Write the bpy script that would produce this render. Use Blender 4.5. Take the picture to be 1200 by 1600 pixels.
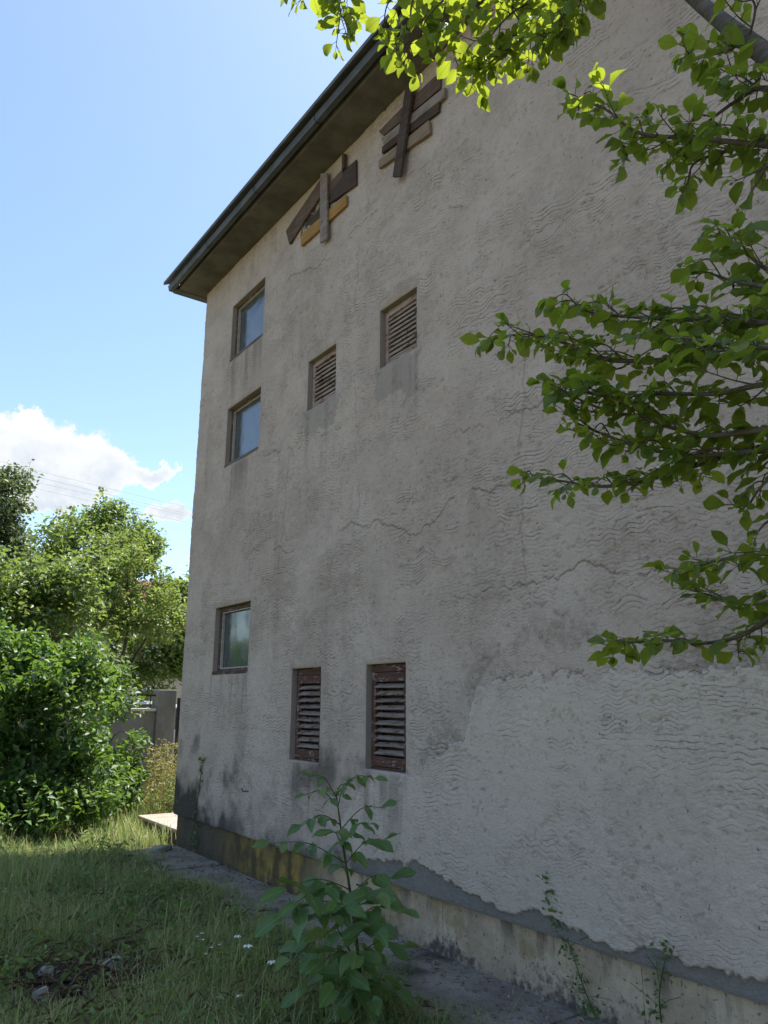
import bpy, math, random
import numpy as np
from mathutils import Vector, Matrix

for o in list(bpy.data.objects):
    bpy.data.objects.remove(o)
scene = bpy.context.scene
C = scene.collection
random.seed(7)
rng = np.random.default_rng(11)

# ------------------------------------------------------------------ camera
FPX = 1212.65                                   # focal length in pixels of the 1200 x 1600 photograph
YAW, PITCH, ROLL = math.radians(35.336), math.radians(13.699), math.radians(0.309)
EYE = np.array([0.0, 0.0, 1.62])
_f = np.array([math.sin(YAW)*math.cos(PITCH), math.cos(YAW)*math.cos(PITCH), math.sin(PITCH)])
_r = np.array([math.cos(YAW), -math.sin(YAW), 0.0])
_u = np.cross(_r, _f)
_r, _u = math.cos(ROLL)*_r + math.sin(ROLL)*_u, -math.sin(ROLL)*_r + math.cos(ROLL)*_u
cd = bpy.data.cameras.new('camera')
cam = bpy.data.objects.new('camera', cd)
C.objects.link(cam)
cam.matrix_world = Matrix(((_r[0], _u[0], -_f[0], EYE[0]), (_r[1], _u[1], -_f[1], EYE[1]),
                           (_r[2], _u[2], -_f[2], EYE[2]), (0, 0, 0, 1)))
cd.sensor_width = 36.0
cd.lens = FPX/1600*36.0
cd.clip_start = 0.05
cd.clip_end = 2000
scene.camera = cam
scene.render.engine = 'CYCLES'
scene.cycles.max_bounces = 6
scene.cycles.diffuse_bounces = 3
scene.cycles.glossy_bounces = 2
scene.cycles.transmission_bounces = 3

def ray(px, py):
    return _f + (px-600)/FPX*_r - (py-800)/FPX*_u
def at_d(px, py, d):                             # surveyed point at a distance along the view axis
    return EYE + ray(px, py)*d
def at_p(px, py, ax, val):                       # surveyed point on a plane of the place
    v = ray(px, py)
    return EYE + v*((val-EYE[ax])/v[ax])
def proj(P):
    v = np.asarray(P)-EYE
    z = v @ _f
    return 600+FPX*(v @ _r)/z, 800-FPX*(v @ _u)/z, z

# ------------------------------------------------------------------ light
SUN_EL, SUN_AZ = math.radians(68.5), math.radians(83)      # azimuth clockwise from +Y
S = Vector((math.cos(SUN_EL)*math.sin(SUN_AZ), math.cos(SUN_EL)*math.cos(SUN_AZ), math.sin(SUN_EL)))
sl = bpy.data.lights.new('sun', 'SUN')
sl.energy = 5.0
sl.angle = math.radians(0.53)
sl.color = (1.0, 0.95, 0.86)
so = bpy.data.objects.new('sun', sl)
C.objects.link(so)
so.rotation_euler = S.to_track_quat('Z', 'Y').to_euler()

scene.view_settings.view_transform = 'Standard'
scene.view_settings.look = 'None'
scene.view_settings.gamma = 1.0
scene.view_settings.use_curve_mapping = False
scene.view_settings.exposure = 1.08

# ------------------------------------------------------------------ node helper
class NT:
    def __init__(s, nt):
        s.nt = nt
    def new(s, t, **kw):
        n = s.nt.nodes.new(t)
        for k, v in kw.items():
            setattr(n, k, v)
        return n
    def put(s, sock, v):
        if isinstance(v, X):
            s.nt.links.new(v.s, sock)
        elif hasattr(v, 'links'):
            s.nt.links.new(v, sock)
        elif isinstance(v, (tuple, list)) and sock.type == 'RGBA' and len(v) == 3:
            sock.default_value = (*v, 1)
        else:
            sock.default_value = v
    def math(s, op, *a, clamp=False):
        n = s.new('ShaderNodeMath', operation=op, use_clamp=clamp)
        for i, v in enumerate(a):
            s.put(n.inputs[i], v)
        return X(s, n.outputs[0])
    def comb(s, x, y, z):
        n = s.new('ShaderNodeCombineXYZ')
        for i, v in enumerate((x, y, z)):
            s.put(n.inputs[i], v)
        return X(s, n.outputs[0])
    def noise(s, vec, scale, detail=4, rough=0.55, dist=0.0, color=False):
        n = s.new('ShaderNodeTexNoise')
        s.put(n.inputs['Vector'], vec)
        n.inputs['Scale'].default_value = scale
        n.inputs['Detail'].default_value = detail
        n.inputs['Roughness'].default_value = rough
        n.inputs['Distortion'].default_value = dist
        return X(s, n.outputs['Color' if color else 'Fac'])
    def smooth(s, v, a, b):
        n = s.new('ShaderNodeMapRange', interpolation_type='SMOOTHSTEP')
        s.put(n.inputs[0], v)
        s.put(n.inputs[1], a)
        s.put(n.inputs[2], b)
        n.inputs[3].default_value = 0
        n.inputs[4].default_value = 1
        return X(s, n.outputs[0])
    def mix(s, f, a, b, blend='MIX'):
        n = s.new('ShaderNodeMix', data_type='RGBA', blend_type=blend)
        s.put(n.inputs[0], f)
        s.put(n.inputs[6], a)
        s.put(n.inputs[7], b)
        return X(s, n.outputs[2])
    def sep(s, v):
        n = s.new('ShaderNodeSeparateXYZ')
        s.put(n.inputs[0], v)
        return [X(s, n.outputs[i]) for i in range(3)]
    def pos(s):
        return X(s, s.new('ShaderNodeNewGeometry').outputs['Position'])
    def attr(s, name):
        return X(s, s.new('ShaderNodeAttribute', attribute_name=name).outputs['Color'])
    def bump(s, h, dist, strength=1.0):
        n = s.new('ShaderNodeBump')
        n.inputs['Strength'].default_value = strength
        n.inputs['Distance'].default_value = dist
        s.put(n.inputs['Height'], h)
        return X(s, n.outputs[0])
class X:
    def __init__(s, n, sock):
        s.n, s.s = n, sock
    def __add__(s, o): return s.n.math('ADD', s, o)
    __radd__ = __add__
    def __sub__(s, o): return s.n.math('SUBTRACT', s, o)
    def __rsub__(s, o): return s.n.math('SUBTRACT', o, s)
    def __mul__(s, o): return s.n.math('MULTIPLY', s, o)
    __rmul__ = __mul__
    def __truediv__(s, o): return s.n.math('DIVIDE', s, o)
    def sin(s): return s.n.math('SINE', s)
    def abs(s): return s.n.math('ABSOLUTE', s)
    def pow(s, e): return s.n.math('POWER', s, e)
    def max(s, o): return s.n.math('MAXIMUM', s, o)
    def min(s, o): return s.n.math('MINIMUM', s, o)
    def clamp(s): return s.n.math('ADD', s, 0.0, clamp=True)
    def frac(s): return s.n.math('FRACT', s)

def material(name):
    m = bpy.data.materials.new(name)
    m.use_nodes = True
    nt = m.node_tree
    n = NT(nt)
    b = nt.nodes['Principled BSDF']
    b.inputs['Roughness'].default_value = 0.85
    b.inputs['Specular IOR Level'].default_value = 0.3
    return m, n, b

# ------------------------------------------------------------------ sky
w = bpy.data.worlds.new('World')
scene.world = w
w.use_nodes = True
n = NT(w.node_tree)
bg = w.node_tree.nodes['Background']
sky = n.new('ShaderNodeTexSky', sky_type='NISHITA')
sky.sun_disc = False
sky.sun_elevation = SUN_EL
sky.sun_rotation = SUN_AZ
sky.altitude = 300
sky.air_density = 1.0
sky.dust_density = 1.3
sky.ozone_density = 1.6
dirv = X(n, n.new('ShaderNodeTexCoord').outputs['Generated'])
dx, dy, dz = n.sep(dirv)
az = n.math('ARCTAN2', dx, dy)
el = n.math('ARCSINE', dz)
def azel(px, py):
    v = ray(px, py)
    v = v/np.linalg.norm(v)
    return math.atan2(v[0], v[1]), math.asin(v[2])
wob = n.noise(dirv, 13, 8, 0.62)
wcol = n.sep(n.noise(dirv, 24, 6, 0.62, color=True))
azw = az + (wcol[0]-0.5)*0.085
elw = el + (wcol[1]-0.5)*0.060
dens = None
for (px, py, rx, ry) in [(-60, 705, 115, 70), (40, 698, 100, 62), (110, 714, 85, 55), (165, 730, 66, 40), (35, 750, 105, 42),
                         (130, 765, 60, 24), (232, 742, 52, 18), (262, 798, 50, 13), (40, 652, 42, 20), (-160, 740, 140, 70),
                         (50, 785, 80, 18)]:
    a0, e0 = azel(px, py)
    a1, _ = azel(px+rx, py)
    _, e1 = azel(px, py-ry)
    q = (((azw-a0)/(a1-a0)).pow(2.0) + ((elw-e0)/(e1-e0)).pow(2.0))
    b_ = (1.0 - q).max(0.0)
    dens = b_ if dens is None else dens.max(b_)
# scattered fair-weather cumulus all the way round, low over the horizon
gen = n.smooth(n.noise(n.comb(dx, dy, dz*2.6), 4.2, 7, 0.58), 0.53, 0.70)
band = n.smooth(el, 0.04, 0.12)*(1.0 - n.smooth(el, 0.30, 0.62))
side = n.smooth((az-0.45).abs(), 0.62, 0.9)
dens = dens.max(gen*band*side)
cl = n.smooth(dens + (wob-0.5)*1.5, 0.10, 0.46)*n.smooth(dens, 0.0, 0.08)
shade = n.smooth((wob-0.5)*2.4 + (dens-0.5)*0.6 - (el-0.27)*3.0, -0.1, 0.75)
ccol = n.mix(shade, (3.5, 3.55, 3.6), (2.5, 2.75, 3.05))
skyt = n.mix(1.0, X(n, sky.outputs[0]), (0.96, 0.985, 0.98), 'MULTIPLY')
skyc = n.mix(cl*0.97, skyt, ccol)
n.put(bg.inputs['Color'], skyc)
bg.inputs['Strength'].default_value = 0.138

# ------------------------------------------------------------------ materials
def wood(name, c1, c2, rough=0.85, scale=1.0, peel=None):
    m, n, b = material(name)
    co = X(n, n.new('ShaderNodeTexCoord').outputs['Object'])
    x, y, z = n.sep(n.pos())
    g = n.noise(n.comb(x*30, y*4*scale, z*60*scale), 1.0, 5, 0.65)
    big = n.noise(n.pos(), 6, 4)
    col = n.mix(n.smooth(g*0.7+big*0.3, 0.35, 0.65), c1, c2)
    if peel:
        pm = n.smooth(n.noise(n.comb(x*12, y*9, z*22), 1.0, 5, 0.7), 0.55, 0.61)
        col = n.mix(pm, col, peel)
    n.put(b.inputs['Base Color'], col)
    n.put(b.inputs['Normal'], n.bump(g, 0.004, 0.8))
    b.inputs['Roughness'].default_value = rough
    return m

def plain(name, c, rough=0.7, metal=0.0, spec=0.3, var=0.25, scale=9):
    m, n, b = material(name)
    f = n.noise(n.pos(), scale, 5, 0.6)
    c2 = tuple(v*(1-var) for v in c)
    n.put(b.inputs['Base Color'], n.mix(n.smooth(f, 0.3, 0.7), c2, c))
    b.inputs['Roughness'].default_value = rough
    b.inputs['Metallic'].default_value = metal
    b.inputs['Specular IOR Level'].default_value = spec
    return m

M = {}
WX = 3.5                                         # plane of the rendered wall
ZP = 0.363                                       # underside of the render, above the plinth
YC = 9.04                                        # far corner of the house

def render_material():
    m, n, b = material('combed_render')
    P = n.pos()
    zone = n.sep(n.attr('zone'))           # lower coat, smooth grey strip, smooth patch
    dirt_shade = n.sep(n.attr('dirt_shade'))           # damp, streaks and reveal shade, dirt and painted shade in the comb grooves
    big = n.noise(P, 0.7, 4, 0.6)
    mid = n.noise(P, 3.1, 5, 0.65)
    fine = n.noise(P, 24, 5, 0.7)
    col = n.mix(n.smooth(big*0.55+mid*0.45, 0.38, 0.62), (0.462, 0.364, 0.303), (0.550, 0.444, 0.376))
    col = n.mix(zone[0]*0.9, col, n.mix(mid, (0.542, 0.446, 0.368), (0.602, 0.506, 0.426)))
    col = n.mix(n.smooth(fine, 0.50, 0.72)*0.32, col, (0.22, 0.185, 0.15))
    col = n.mix(zone[1]*0.95, col, n.mix(fine, (0.20, 0.180, 0.160), (0.33, 0.300, 0.270)))
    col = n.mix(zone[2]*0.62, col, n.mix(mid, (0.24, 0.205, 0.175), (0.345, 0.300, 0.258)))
    col = n.mix(dirt_shade[1]*0.60, col, (0.165, 0.138, 0.112))
    col = n.mix(dirt_shade[2]*0.80, col, (0.135, 0.105, 0.084))
    col = n.mix(dirt_shade[0]*n.smooth(fine*0.6+mid*0.4, 0.12, 0.46), col, (0.078, 0.070, 0.062))
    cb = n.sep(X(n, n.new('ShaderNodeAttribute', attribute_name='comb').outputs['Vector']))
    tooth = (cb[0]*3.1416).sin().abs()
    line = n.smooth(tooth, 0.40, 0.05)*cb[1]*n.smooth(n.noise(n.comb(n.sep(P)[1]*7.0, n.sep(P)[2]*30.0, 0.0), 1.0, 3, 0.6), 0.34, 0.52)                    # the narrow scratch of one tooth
    col = n.mix(line*n.smooth(mid*0.5+fine*0.5, 0.34, 0.58)*0.85, col, (0.125, 0.098, 0.078))  # scratch dirt, with groove shade put into the colour to strengthen the relief
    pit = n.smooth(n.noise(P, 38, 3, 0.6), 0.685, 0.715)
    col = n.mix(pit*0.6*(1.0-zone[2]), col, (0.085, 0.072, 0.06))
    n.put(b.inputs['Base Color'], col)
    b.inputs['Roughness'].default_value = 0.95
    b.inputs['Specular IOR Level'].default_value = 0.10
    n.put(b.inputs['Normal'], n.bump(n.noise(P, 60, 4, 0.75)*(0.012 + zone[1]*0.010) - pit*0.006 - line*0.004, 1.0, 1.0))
    return m
M['render'] = render_material()

def plinth_material():
    m, n, b = material('plinth_concrete')
    P = n.pos()
    x, Y, Z = n.sep(P)
    mid = n.noise(P, 3.2, 6, 0.65)
    fine = n.noise(P, 22, 6, 0.7)
    streak = n.noise(n.comb(Y*7, Z*1.2, 1.0), 1.0, 5, 0.6)
    col = n.mix(n.smooth(mid, 0.35, 0.65), (0.40, 0.305, 0.21), (0.56, 0.44, 0.315))
    far = n.smooth(Y+(mid-0.5)*1.2, 5.3, 6.3)
    moss = n.mix(n.smooth(mid*0.5+streak*0.5, 0.42, 0.60), (0.085, 0.066, 0.035), (0.38, 0.255, 0.055))
    col = n.mix(far*0.95, col, moss)
    ochre = n.smooth(n.noise(P, 1.9, 4), 0.55, 0.68)*(1.0-far)
    col = n.mix(ochre*0.75, col, (0.25, 0.17, 0.07))
    dark = n.smooth(Y + (mid-0.5)*2.2 + (streak-0.5)*1.2, 6.9, 8.2)*0.9
    low = n.smooth(0.13 - Z + (mid-0.5)*0.75 + (fine-0.5)*0.75, 0.0, 0.22)
    drip = n.smooth(streak, 0.50, 0.66)*n.smooth(Z, 0.12, 0.36)
    col = n.mix(dark.max(low*0.92).max(drip*0.75), col, n.mix(fine, (0.040, 0.036, 0.032), (0.125, 0.112, 0.095)))
    pit = n.smooth(n.noise(P, 45, 3), 0.62, 0.68)
    col = n.mix(pit*0.5, col, (0.06, 0.05, 0.045))
    n.put(b.inputs['Base Color'], col)
    n.put(b.inputs['Normal'], n.bump((fine-0.5)*0.012 + (mid-0.5)*0.02 - pit*0.004, 1.0, 1.0))
    b.inputs['Roughness'].default_value = 0.95
    b.inputs['Specular IOR Level'].default_value = 0.1
    return m
M['plinth'] = plinth_material()

def concrete(name, c1, c2, dark=(0.06, 0.055, 0.05), amount=0.5, bump=0.01):
    m, n, b = material(name)
    P = n.pos()
    mid = n.noise(P, 3.5, 6, 0.65)
    fine = n.noise(P, 28, 6, 0.7)
    col = n.mix(n.smooth(mid, 0.35, 0.65), c1, c2)
    col = n.mix(n.smooth(fine, 0.52, 0.68)*amount, col, dark)
    col = n.mix(n.smooth(n.noise(P, 1.3, 5, 0.6), 0.52, 0.68)*amount, col, dark)
    n.put(b.inputs['Base Color'], col)
    n.put(b.inputs['Normal'], n.bump((fine-0.5)*bump+(mid-0.5)*bump, 1.0, 1.0))
    b.inputs['Roughness'].default_value = 0.95
    b.inputs['Specular IOR Level'].default_value = 0.15
    return m
M['apron'] = concrete('apron_concrete', (0.29, 0.25, 0.205), (0.44, 0.385, 0.32), (0.05, 0.045, 0.038), 0.8, 0.045)
M['pale_concrete'] = concrete('pale_concrete', (0.42, 0.39, 0.35), (0.58, 0.55, 0.50), (0.2, 0.17, 0.14), 0.35)
M['chunk_concrete'] = concrete('chunk_concrete', (0.24, 0.22, 0.19), (0.37, 0.34, 0.30), (0.10, 0.085, 0.07), 0.55, 0.012)
M['brick_base'] = concrete('brick_base', (0.12, 0.088, 0.065), (0.19, 0.145, 0.11), (0.05, 0.04, 0.03), 0.6, 0.02)
M['terrace'] = concrete('terrace_concrete', (0.30, 0.25, 0.21), (0.42, 0.36, 0.31), (0.2, 0.13, 0.10), 0.4)
M['fence_concrete'] = concrete('fence_concrete', (0.17, 0.16, 0.145), (0.235, 0.225, 0.205), (0.15, 0.14, 0.13), 0.35, 0.004)
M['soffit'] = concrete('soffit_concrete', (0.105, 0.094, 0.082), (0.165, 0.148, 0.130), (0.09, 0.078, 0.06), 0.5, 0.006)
M['fascia'] = plain('fascia_metal', (0.085, 0.088, 0.095), 0.55, 0.0, 0.5, 0.45, 5)
M['roofing'] = plain('roofing_sheet', (0.14, 0.135, 0.13), 0.8, 0.0, 0.3, 0.4, 4)
M['brown_wood'] = wood('brown_window_wood', (0.055, 0.030, 0.020), (0.115, 0.062, 0.042), 0.7, 1.0, (0.18, 0.125, 0.105))
M['grey_bead'] = plain('pale_glazing_bead', (0.42, 0.37, 0.33), 0.7, 0, 0.3, 0.3, 30)
M['red_shutter'] = wood('red_brown_shutter_paint', (0.058, 0.026, 0.019), (0.115, 0.056, 0.043), 0.78, 1.0, (0.25, 0.19, 0.165))
M['slat_grey'] = wood('weathered_slat_wood', (0.17, 0.125, 0.105), (0.32, 0.255, 0.222), 0.85, 1.0, (0.11, 0.055, 0.042))
M['pale_shutter'] = wood('pale_flaking_shutter_paint', (0.21, 0.135, 0.108), (0.37, 0.28, 0.235), 0.85, 1.0, (0.12, 0.055, 0.04))
M['slat_pale'] = wood('pale_slat_wood', (0.24, 0.175, 0.145), (0.40, 0.32, 0.275), 0.85, 1.0, (0.15, 0.085, 0.06))
M['plank_brown'] = wood('brown_plank', (0.075, 0.046, 0.034), (0.145, 0.095, 0.072), 0.9)
M['plank_dark'] = wood('dark_plank', (0.040, 0.026, 0.020), (0.085, 0.055, 0.042), 0.9)
M['plank_yellow'] = wood('yellow_plank', (0.24, 0.125, 0.032), (0.37, 0.20, 0.055), 0.8)
M['plank_tan'] = wood('tan_plank', (0.17, 0.115, 0.078), (0.26, 0.185, 0.13), 0.9)
M['plank_grey'] = wood('grey_batten', (0.15, 0.115, 0.095), (0.28, 0.225, 0.19), 0.9)
M['iron'] = plain('rusty_iron', (0.06, 0.045, 0.038), 0.7, 0.3, 0.4)
M['dark_metal'] = plain('dark_metal', (0.03, 0.032, 0.035), 0.5, 0.5, 0.5)
M['bark'] = wood('bark', (0.055, 0.044, 0.036), (0.13, 0.108, 0.088), 0.95)
M['twig'] = plain('twig_bark', (0.075, 0.055, 0.040), 0.85, 0, 0.25, 0.4, 40)
M['green_stem'] = plain('green_stem', (0.075, 0.085, 0.030), 0.7, 0, 0.3, 0.3, 40)
M['dry_stem'] = plain('dry_stem', (0.42, 0.36, 0.20), 0.85, 0, 0.2, 0.3, 40)
M['white_petal'] = plain('white_petal', (0.82, 0.82, 0.78), 0.7, 0, 0.2, 0.06, 60)
M['car_paint'] = plain('pale_car_paint', (0.62, 0.65, 0.70), 0.22, 0.0, 0.6, 0.02)
M['rubber'] = plain('black_rubber', (0.018, 0.018, 0.018), 0.85)
M['chrome'] = plain('wheel_alloy', (0.55, 0.55, 0.56), 0.35, 0.8)
M['tan_wall'] = plain('tan_house_wall', (0.46, 0.38, 0.30), 0.9)
M['red_roof'] = plain('red_roof_tile', (0.24, 0.095, 0.06), 0.9, 0, 0.2, 0.4, 12)
M['wire'] = plain('wire', (0.30, 0.31, 0.33), 0.6)

def glass_material():
    m, n, b = material('window_glass')
    P = n.pos()
    x, y, z = n.sep(P)
    f = n.noise(P, 5.0, 3)
    n.put(b.inputs['Base Color'], n.mix(f, (0.045, 0.055, 0.055), (0.085, 0.096, 0.098)))
    n.put(b.inputs['Roughness'], 0.10 + n.smooth(f, 0.35, 0.8)*0.20)
    n.put(b.inputs['Normal'], n.bump(n.noise(P, 2.2, 2), 0.012, 0.6))
    b.inputs['IOR'].default_value = 1.95
    b.inputs['Specular IOR Level'].default_value = 0.5
    return m
M['glass'] = glass_material()

def leaf_material(name, c1, c2, trans, rough=0.42, tfac=0.42, veins=False, spec=0.45):
    m, n, b = material(name)
    nt = m.node_tree
    t = n.sep(n.attr('tint'))
    col = n.mix(t[0], c1, c2)
    tcol = n.mix(t[0], tuple(v*0.75 for v in trans), trans)
    oi = X(n, n.new('ShaderNodeObjectInfo').outputs['Random'])
    if veins:
        uv = X(n, n.new('ShaderNodeTexCoord').outputs['UV'])
        U, V, _ = n.sep(uv)
        mid = (U-0.5).abs()
        vein = n.smooth(0.030-mid, 0.0, 0.02).max(n.smooth(((V*1.0-mid*0.9)*8.0).frac(), 0.88, 0.97)*0.5)
        col = n.mix(oi, n.mix(t[0], c1, c2), n.mix(t[0], c2, c1))
        col = n.mix(n.smooth((oi*7.3).frac(), 0.80, 0.98)*0.55, col, (c2[0]*2.0, c2[1]*1.35, c2[2]))
        col = n.mix(n.smooth(n.noise(n.pos(), 45, 4, 0.65), 0.60, 0.70)*0.5, col, (0.10, 0.085, 0.03))
        col = n.mix(vein*0.55, col, tuple(min(1, v*2.2) for v in c2))
        tcol = n.mix(vein*0.6, tcol, tuple(v*0.45 for v in trans))
        n.put(b.inputs['Normal'], n.bump(vein + n.noise(uv, 14, 3)*0.5, 0.002, 0.5))
    col = n.mix(n.smooth(n.noise(n.pos(), 60 if veins else 25, 3), 0.62, 0.75)*0.35, col, tuple(v*0.5 for v in c1))
    n.put(b.inputs['Base Color'], col)
    b.inputs['Roughness'].default_value = rough
    b.inputs['Specular IOR Level'].default_value = spec
    tr = n.new('ShaderNodeBsdfTranslucent')
    n.put(tr.inputs['Color'], tcol)
    mx = n.new('ShaderNodeMixShader')
    mx.inputs[0].default_value = tfac
    nt.links.new(b.outputs[0], mx.inputs[1])
    nt.links.new(tr.outputs[0], mx.inputs[2])
    nt.links.new(mx.outputs[0], nt.nodes['Material Output'].inputs[0])
    return m
M['fruit_leaf'] = leaf_material('fruit_tree_leaf', (0.046, 0.092, 0.017), (0.090, 0.148, 0.028), (0.44, 0.54, 0.04), 0.40, 0.50, True)
M['sap_leaf'] = leaf_material('sapling_leaf', (0.062, 0.128, 0.038), (0.108, 0.185, 0.050), (0.24, 0.40, 0.06), 0.42, 0.35, True)
M['shrub_leaf'] = leaf_material('shrub_leaf', (0.040, 0.094, 0.023), (0.085, 0.160, 0.040), (0.24, 0.40, 0.045), 0.50, 0.34, False, 0.6)
M['tree_leaf'] = leaf_material('tree_leaf', (0.064, 0.120, 0.036), (0.140, 0.200, 0.062), (0.34, 0.46, 0.08), 0.45, 0.36)
M['blue_leaf'] = leaf_material('blue_tree_leaf', (0.055, 0.085, 0.042), (0.105, 0.140, 0.070), (0.22, 0.30, 0.08), 0.45, 0.32)
M['yellow_leaf'] = leaf_material('yellow_tree_leaf', (0.068, 0.120, 0.032), (0.145, 0.195, 0.058), (0.34, 0.44, 0.08), 0.45, 0.40)
M['weed_leaf'] = leaf_material('weed_leaf', (0.10, 0.115, 0.030), (0.34, 0.29, 0.10), (0.50, 0.45, 0.12), 0.6, 0.35)
M['weed_green'] = leaf_material('weed_green', (0.095, 0.175, 0.048), (0.19, 0.25, 0.08), (0.32, 0.44, 0.08), 0.6, 0.3)
M['grass'] = leaf_material('grass_blade', (0.150, 0.230, 0.072), (0.42, 0.385, 0.17), (0.40, 0.52, 0.14), 0.6, 0.34, False, 0.3)

def ground_material():
    m, n, b = material('soil_and_turf')
    P = n.pos()
    a = n.noise(P, 0.9, 6, 0.65)
    f = n.noise(P, 14, 6, 0.7)
    col = n.mix(n.smooth(a, 0.40, 0.60), (0.125, 0.125, 0.060), (0.185, 0.160, 0.095))
    col = n.mix(n.smooth(f, 0.5, 0.7)*0.5, col, (0.070, 0.058, 0.038))
    n.put(b.inputs['Base Color'], col)
    n.put(b.inputs['Normal'], n.bump(f, 0.03, 0.8))
    b.inputs['Roughness'].default_value = 1.0
    b.inputs['Specular IOR Level'].default_value = 0.05
    return m
M['ground'] = ground_material()
M['soil'] = concrete('dark_soil', (0.035, 0.026, 0.018), (0.075, 0.055, 0.038), (0.02, 0.015, 0.01), 0.6, 0.03)
M['litter'] = leaf_material('dead_leaf', (0.14, 0.10, 0.055), (0.40, 0.33, 0.20), (0.2, 0.15, 0.08), 0.8, 0.15)

# ------------------------------------------------------------------ mesh helpers
class MB:
    def __init__(s):
        s.v, s.f = [], []
    def quad(s, a, b, c, d):
        i = len(s.v)
        s.v += [tuple(p) for p in (a, b, c, d)]
        s.f.append((i, i+1, i+2, i+3))
    def box(s, x0, x1, y0, y1, z0, z1):
        i = len(s.v)
        s.v += [(x, y, z) for z in (z0, z1) for y in (y0, y1) for x in (x0, x1)]
        s.f += [tuple(i+k for k in f) for f in ((0, 2, 3, 1), (4, 5, 7, 6), (0, 1, 5, 4), (2, 6, 7, 3), (0, 4, 6, 2), (1, 3, 7, 5))]
        return s
    def prism(s, poly, dvec):
        """closed solid: polygon (3D points) swept by a vector"""
        i, k = len(s.v), len(poly)
        s.v += [tuple(p) for p in poly] + [tuple(np.asarray(p)+np.asarray(dvec)) for p in poly]
        s.f.append(tuple(range(i, i+k)))
        s.f.append(tuple(range(i+2*k-1, i+k-1, -1)))
        for j in range(k):
            a, b = i+j, i+(j+1) % k
            s.f.append((b, a, a+k, b+k))
        return s
    def tube(s, pts, rad, sides=6):
        pts = [np.asarray(p, float) for p in pts]
        if not hasattr(rad, '__len__'):
            rad = [rad]*len(pts)
        i0 = len(s.v)
        prev = None
        for j, p in enumerate(pts):
            t = pts[min(j+1, len(pts)-1)]-pts[max(j-1, 0)]
            t = t/(np.linalg.norm(t)+1e-9)
            a = np.cross(t, (0, 0, 1)) if prev is None else prev-t*(prev @ t)
            if np.linalg.norm(a) < 1e-4:
                a = np.cross(t, (1, 0, 0))
            a = a/np.linalg.norm(a)
            prev = a
            b = np.cross(t, a)
            for k in range(sides):
                q = 2*math.pi*k/sides
                s.v.append(tuple(p+rad[j]*(math.cos(q)*a+math.sin(q)*b)))
        for j in range(len(pts)-1):
            for k in range(sides):
                a = i0+j*sides+k
                b = i0+j*sides+(k+1) % sides
                s.f.append((a, b, b+sides, a+sides))
        s.f.append(tuple(i0+k for k in range(sides))[::-1])
        s.f.append(tuple(i0+(len(pts)-1)*sides+k for k in range(sides)))
        return s
    def mesh(s, name):
        me = bpy.data.meshes.new(name)
        me.from_pydata(s.v, [], s.f)
        me.update()
        return me
    def build(s, name, mat, parent=None, bevel=0.0, smooth=False):
        me = s.mesh(name)
        me.materials.append(M[mat])
        if smooth:
            me.polygons.foreach_set('use_smooth', [True]*len(me.polygons))
        o = bpy.data.objects.new(name, me)
        C.objects.link(o)
        if parent:
            o.parent = parent
        if bevel:
            b = o.modifiers.new('bevel', 'BEVEL')
            b.width = bevel
            b.segments = 2
            b.limit_method = 'ANGLE'
        return o

def tag(o, label=None, cat=None, group=None, kind=None):
    for k, v in (('label', label), ('category', cat), ('group', group), ('kind', kind)):
        if v:
            o[k] = v
    return o
def empty(name, label, cat, loc=(0, 0, 0), group=None):
    o = bpy.data.objects.new(name, None)
    C.objects.link(o)
    o.location = loc
    o.empty_display_size = 0.2
    return tag(o, label, cat, group)
def adopt(o, root):
    """child keeps its world coordinates under an empty that stands at the thing's base"""
    o.parent = root
    o.matrix_parent_inverse = Matrix.Translation(root.location).inverted()
    return o

def fast_mesh(name, v, f, mat, tint=None, uv=None, smooth=False):
    """v (N,3), f (M,k) arrays -> mesh"""
    me = bpy.data.meshes.new(name)
    v = np.ascontiguousarray(v, np.float32)
    f = np.ascontiguousarray(f, np.int32)
    k = f.shape[1]
    me.vertices.add(len(v))
    me.vertices.foreach_set('co', v.ravel())
    me.loops.add(f.size)
    me.loops.foreach_set('vertex_index', f.ravel())
    me.polygons.add(len(f))
    me.polygons.foreach_set('loop_start', np.arange(0, f.size, k, dtype=np.int32))
    me.update(calc_edges=True)
    if smooth:
        me.polygons.foreach_set('use_smooth', np.ones(len(f), bool))
    if tint is not None:
        a = me.attributes.new('tint', 'FLOAT_COLOR', 'POINT')
        c = np.ones((len(v), 4), np.float32)
        c[:, :3] = np.asarray(tint, np.float32).reshape(-1, 1)
        a.data.foreach_set('color', c.ravel())
    if uv is not None:
        l = me.uv_layers.new(name='UVMap')
        l.data.foreach_set('uv', np.asarray(uv, np.float32)[f.ravel()].ravel())
    me.validate()
    me.materials.append(M[mat])
    return me
def fast_obj(name, *a, parent=None, root=None, **k):
    o = bpy.data.objects.new(name, fast_mesh(name, *a, **k))
    C.objects.link(o)
    if root:
        adopt(o, root)
    return o
def norm(a):
    return a/(np.linalg.norm(a, axis=-1, keepdims=True)+1e-9)

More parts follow.
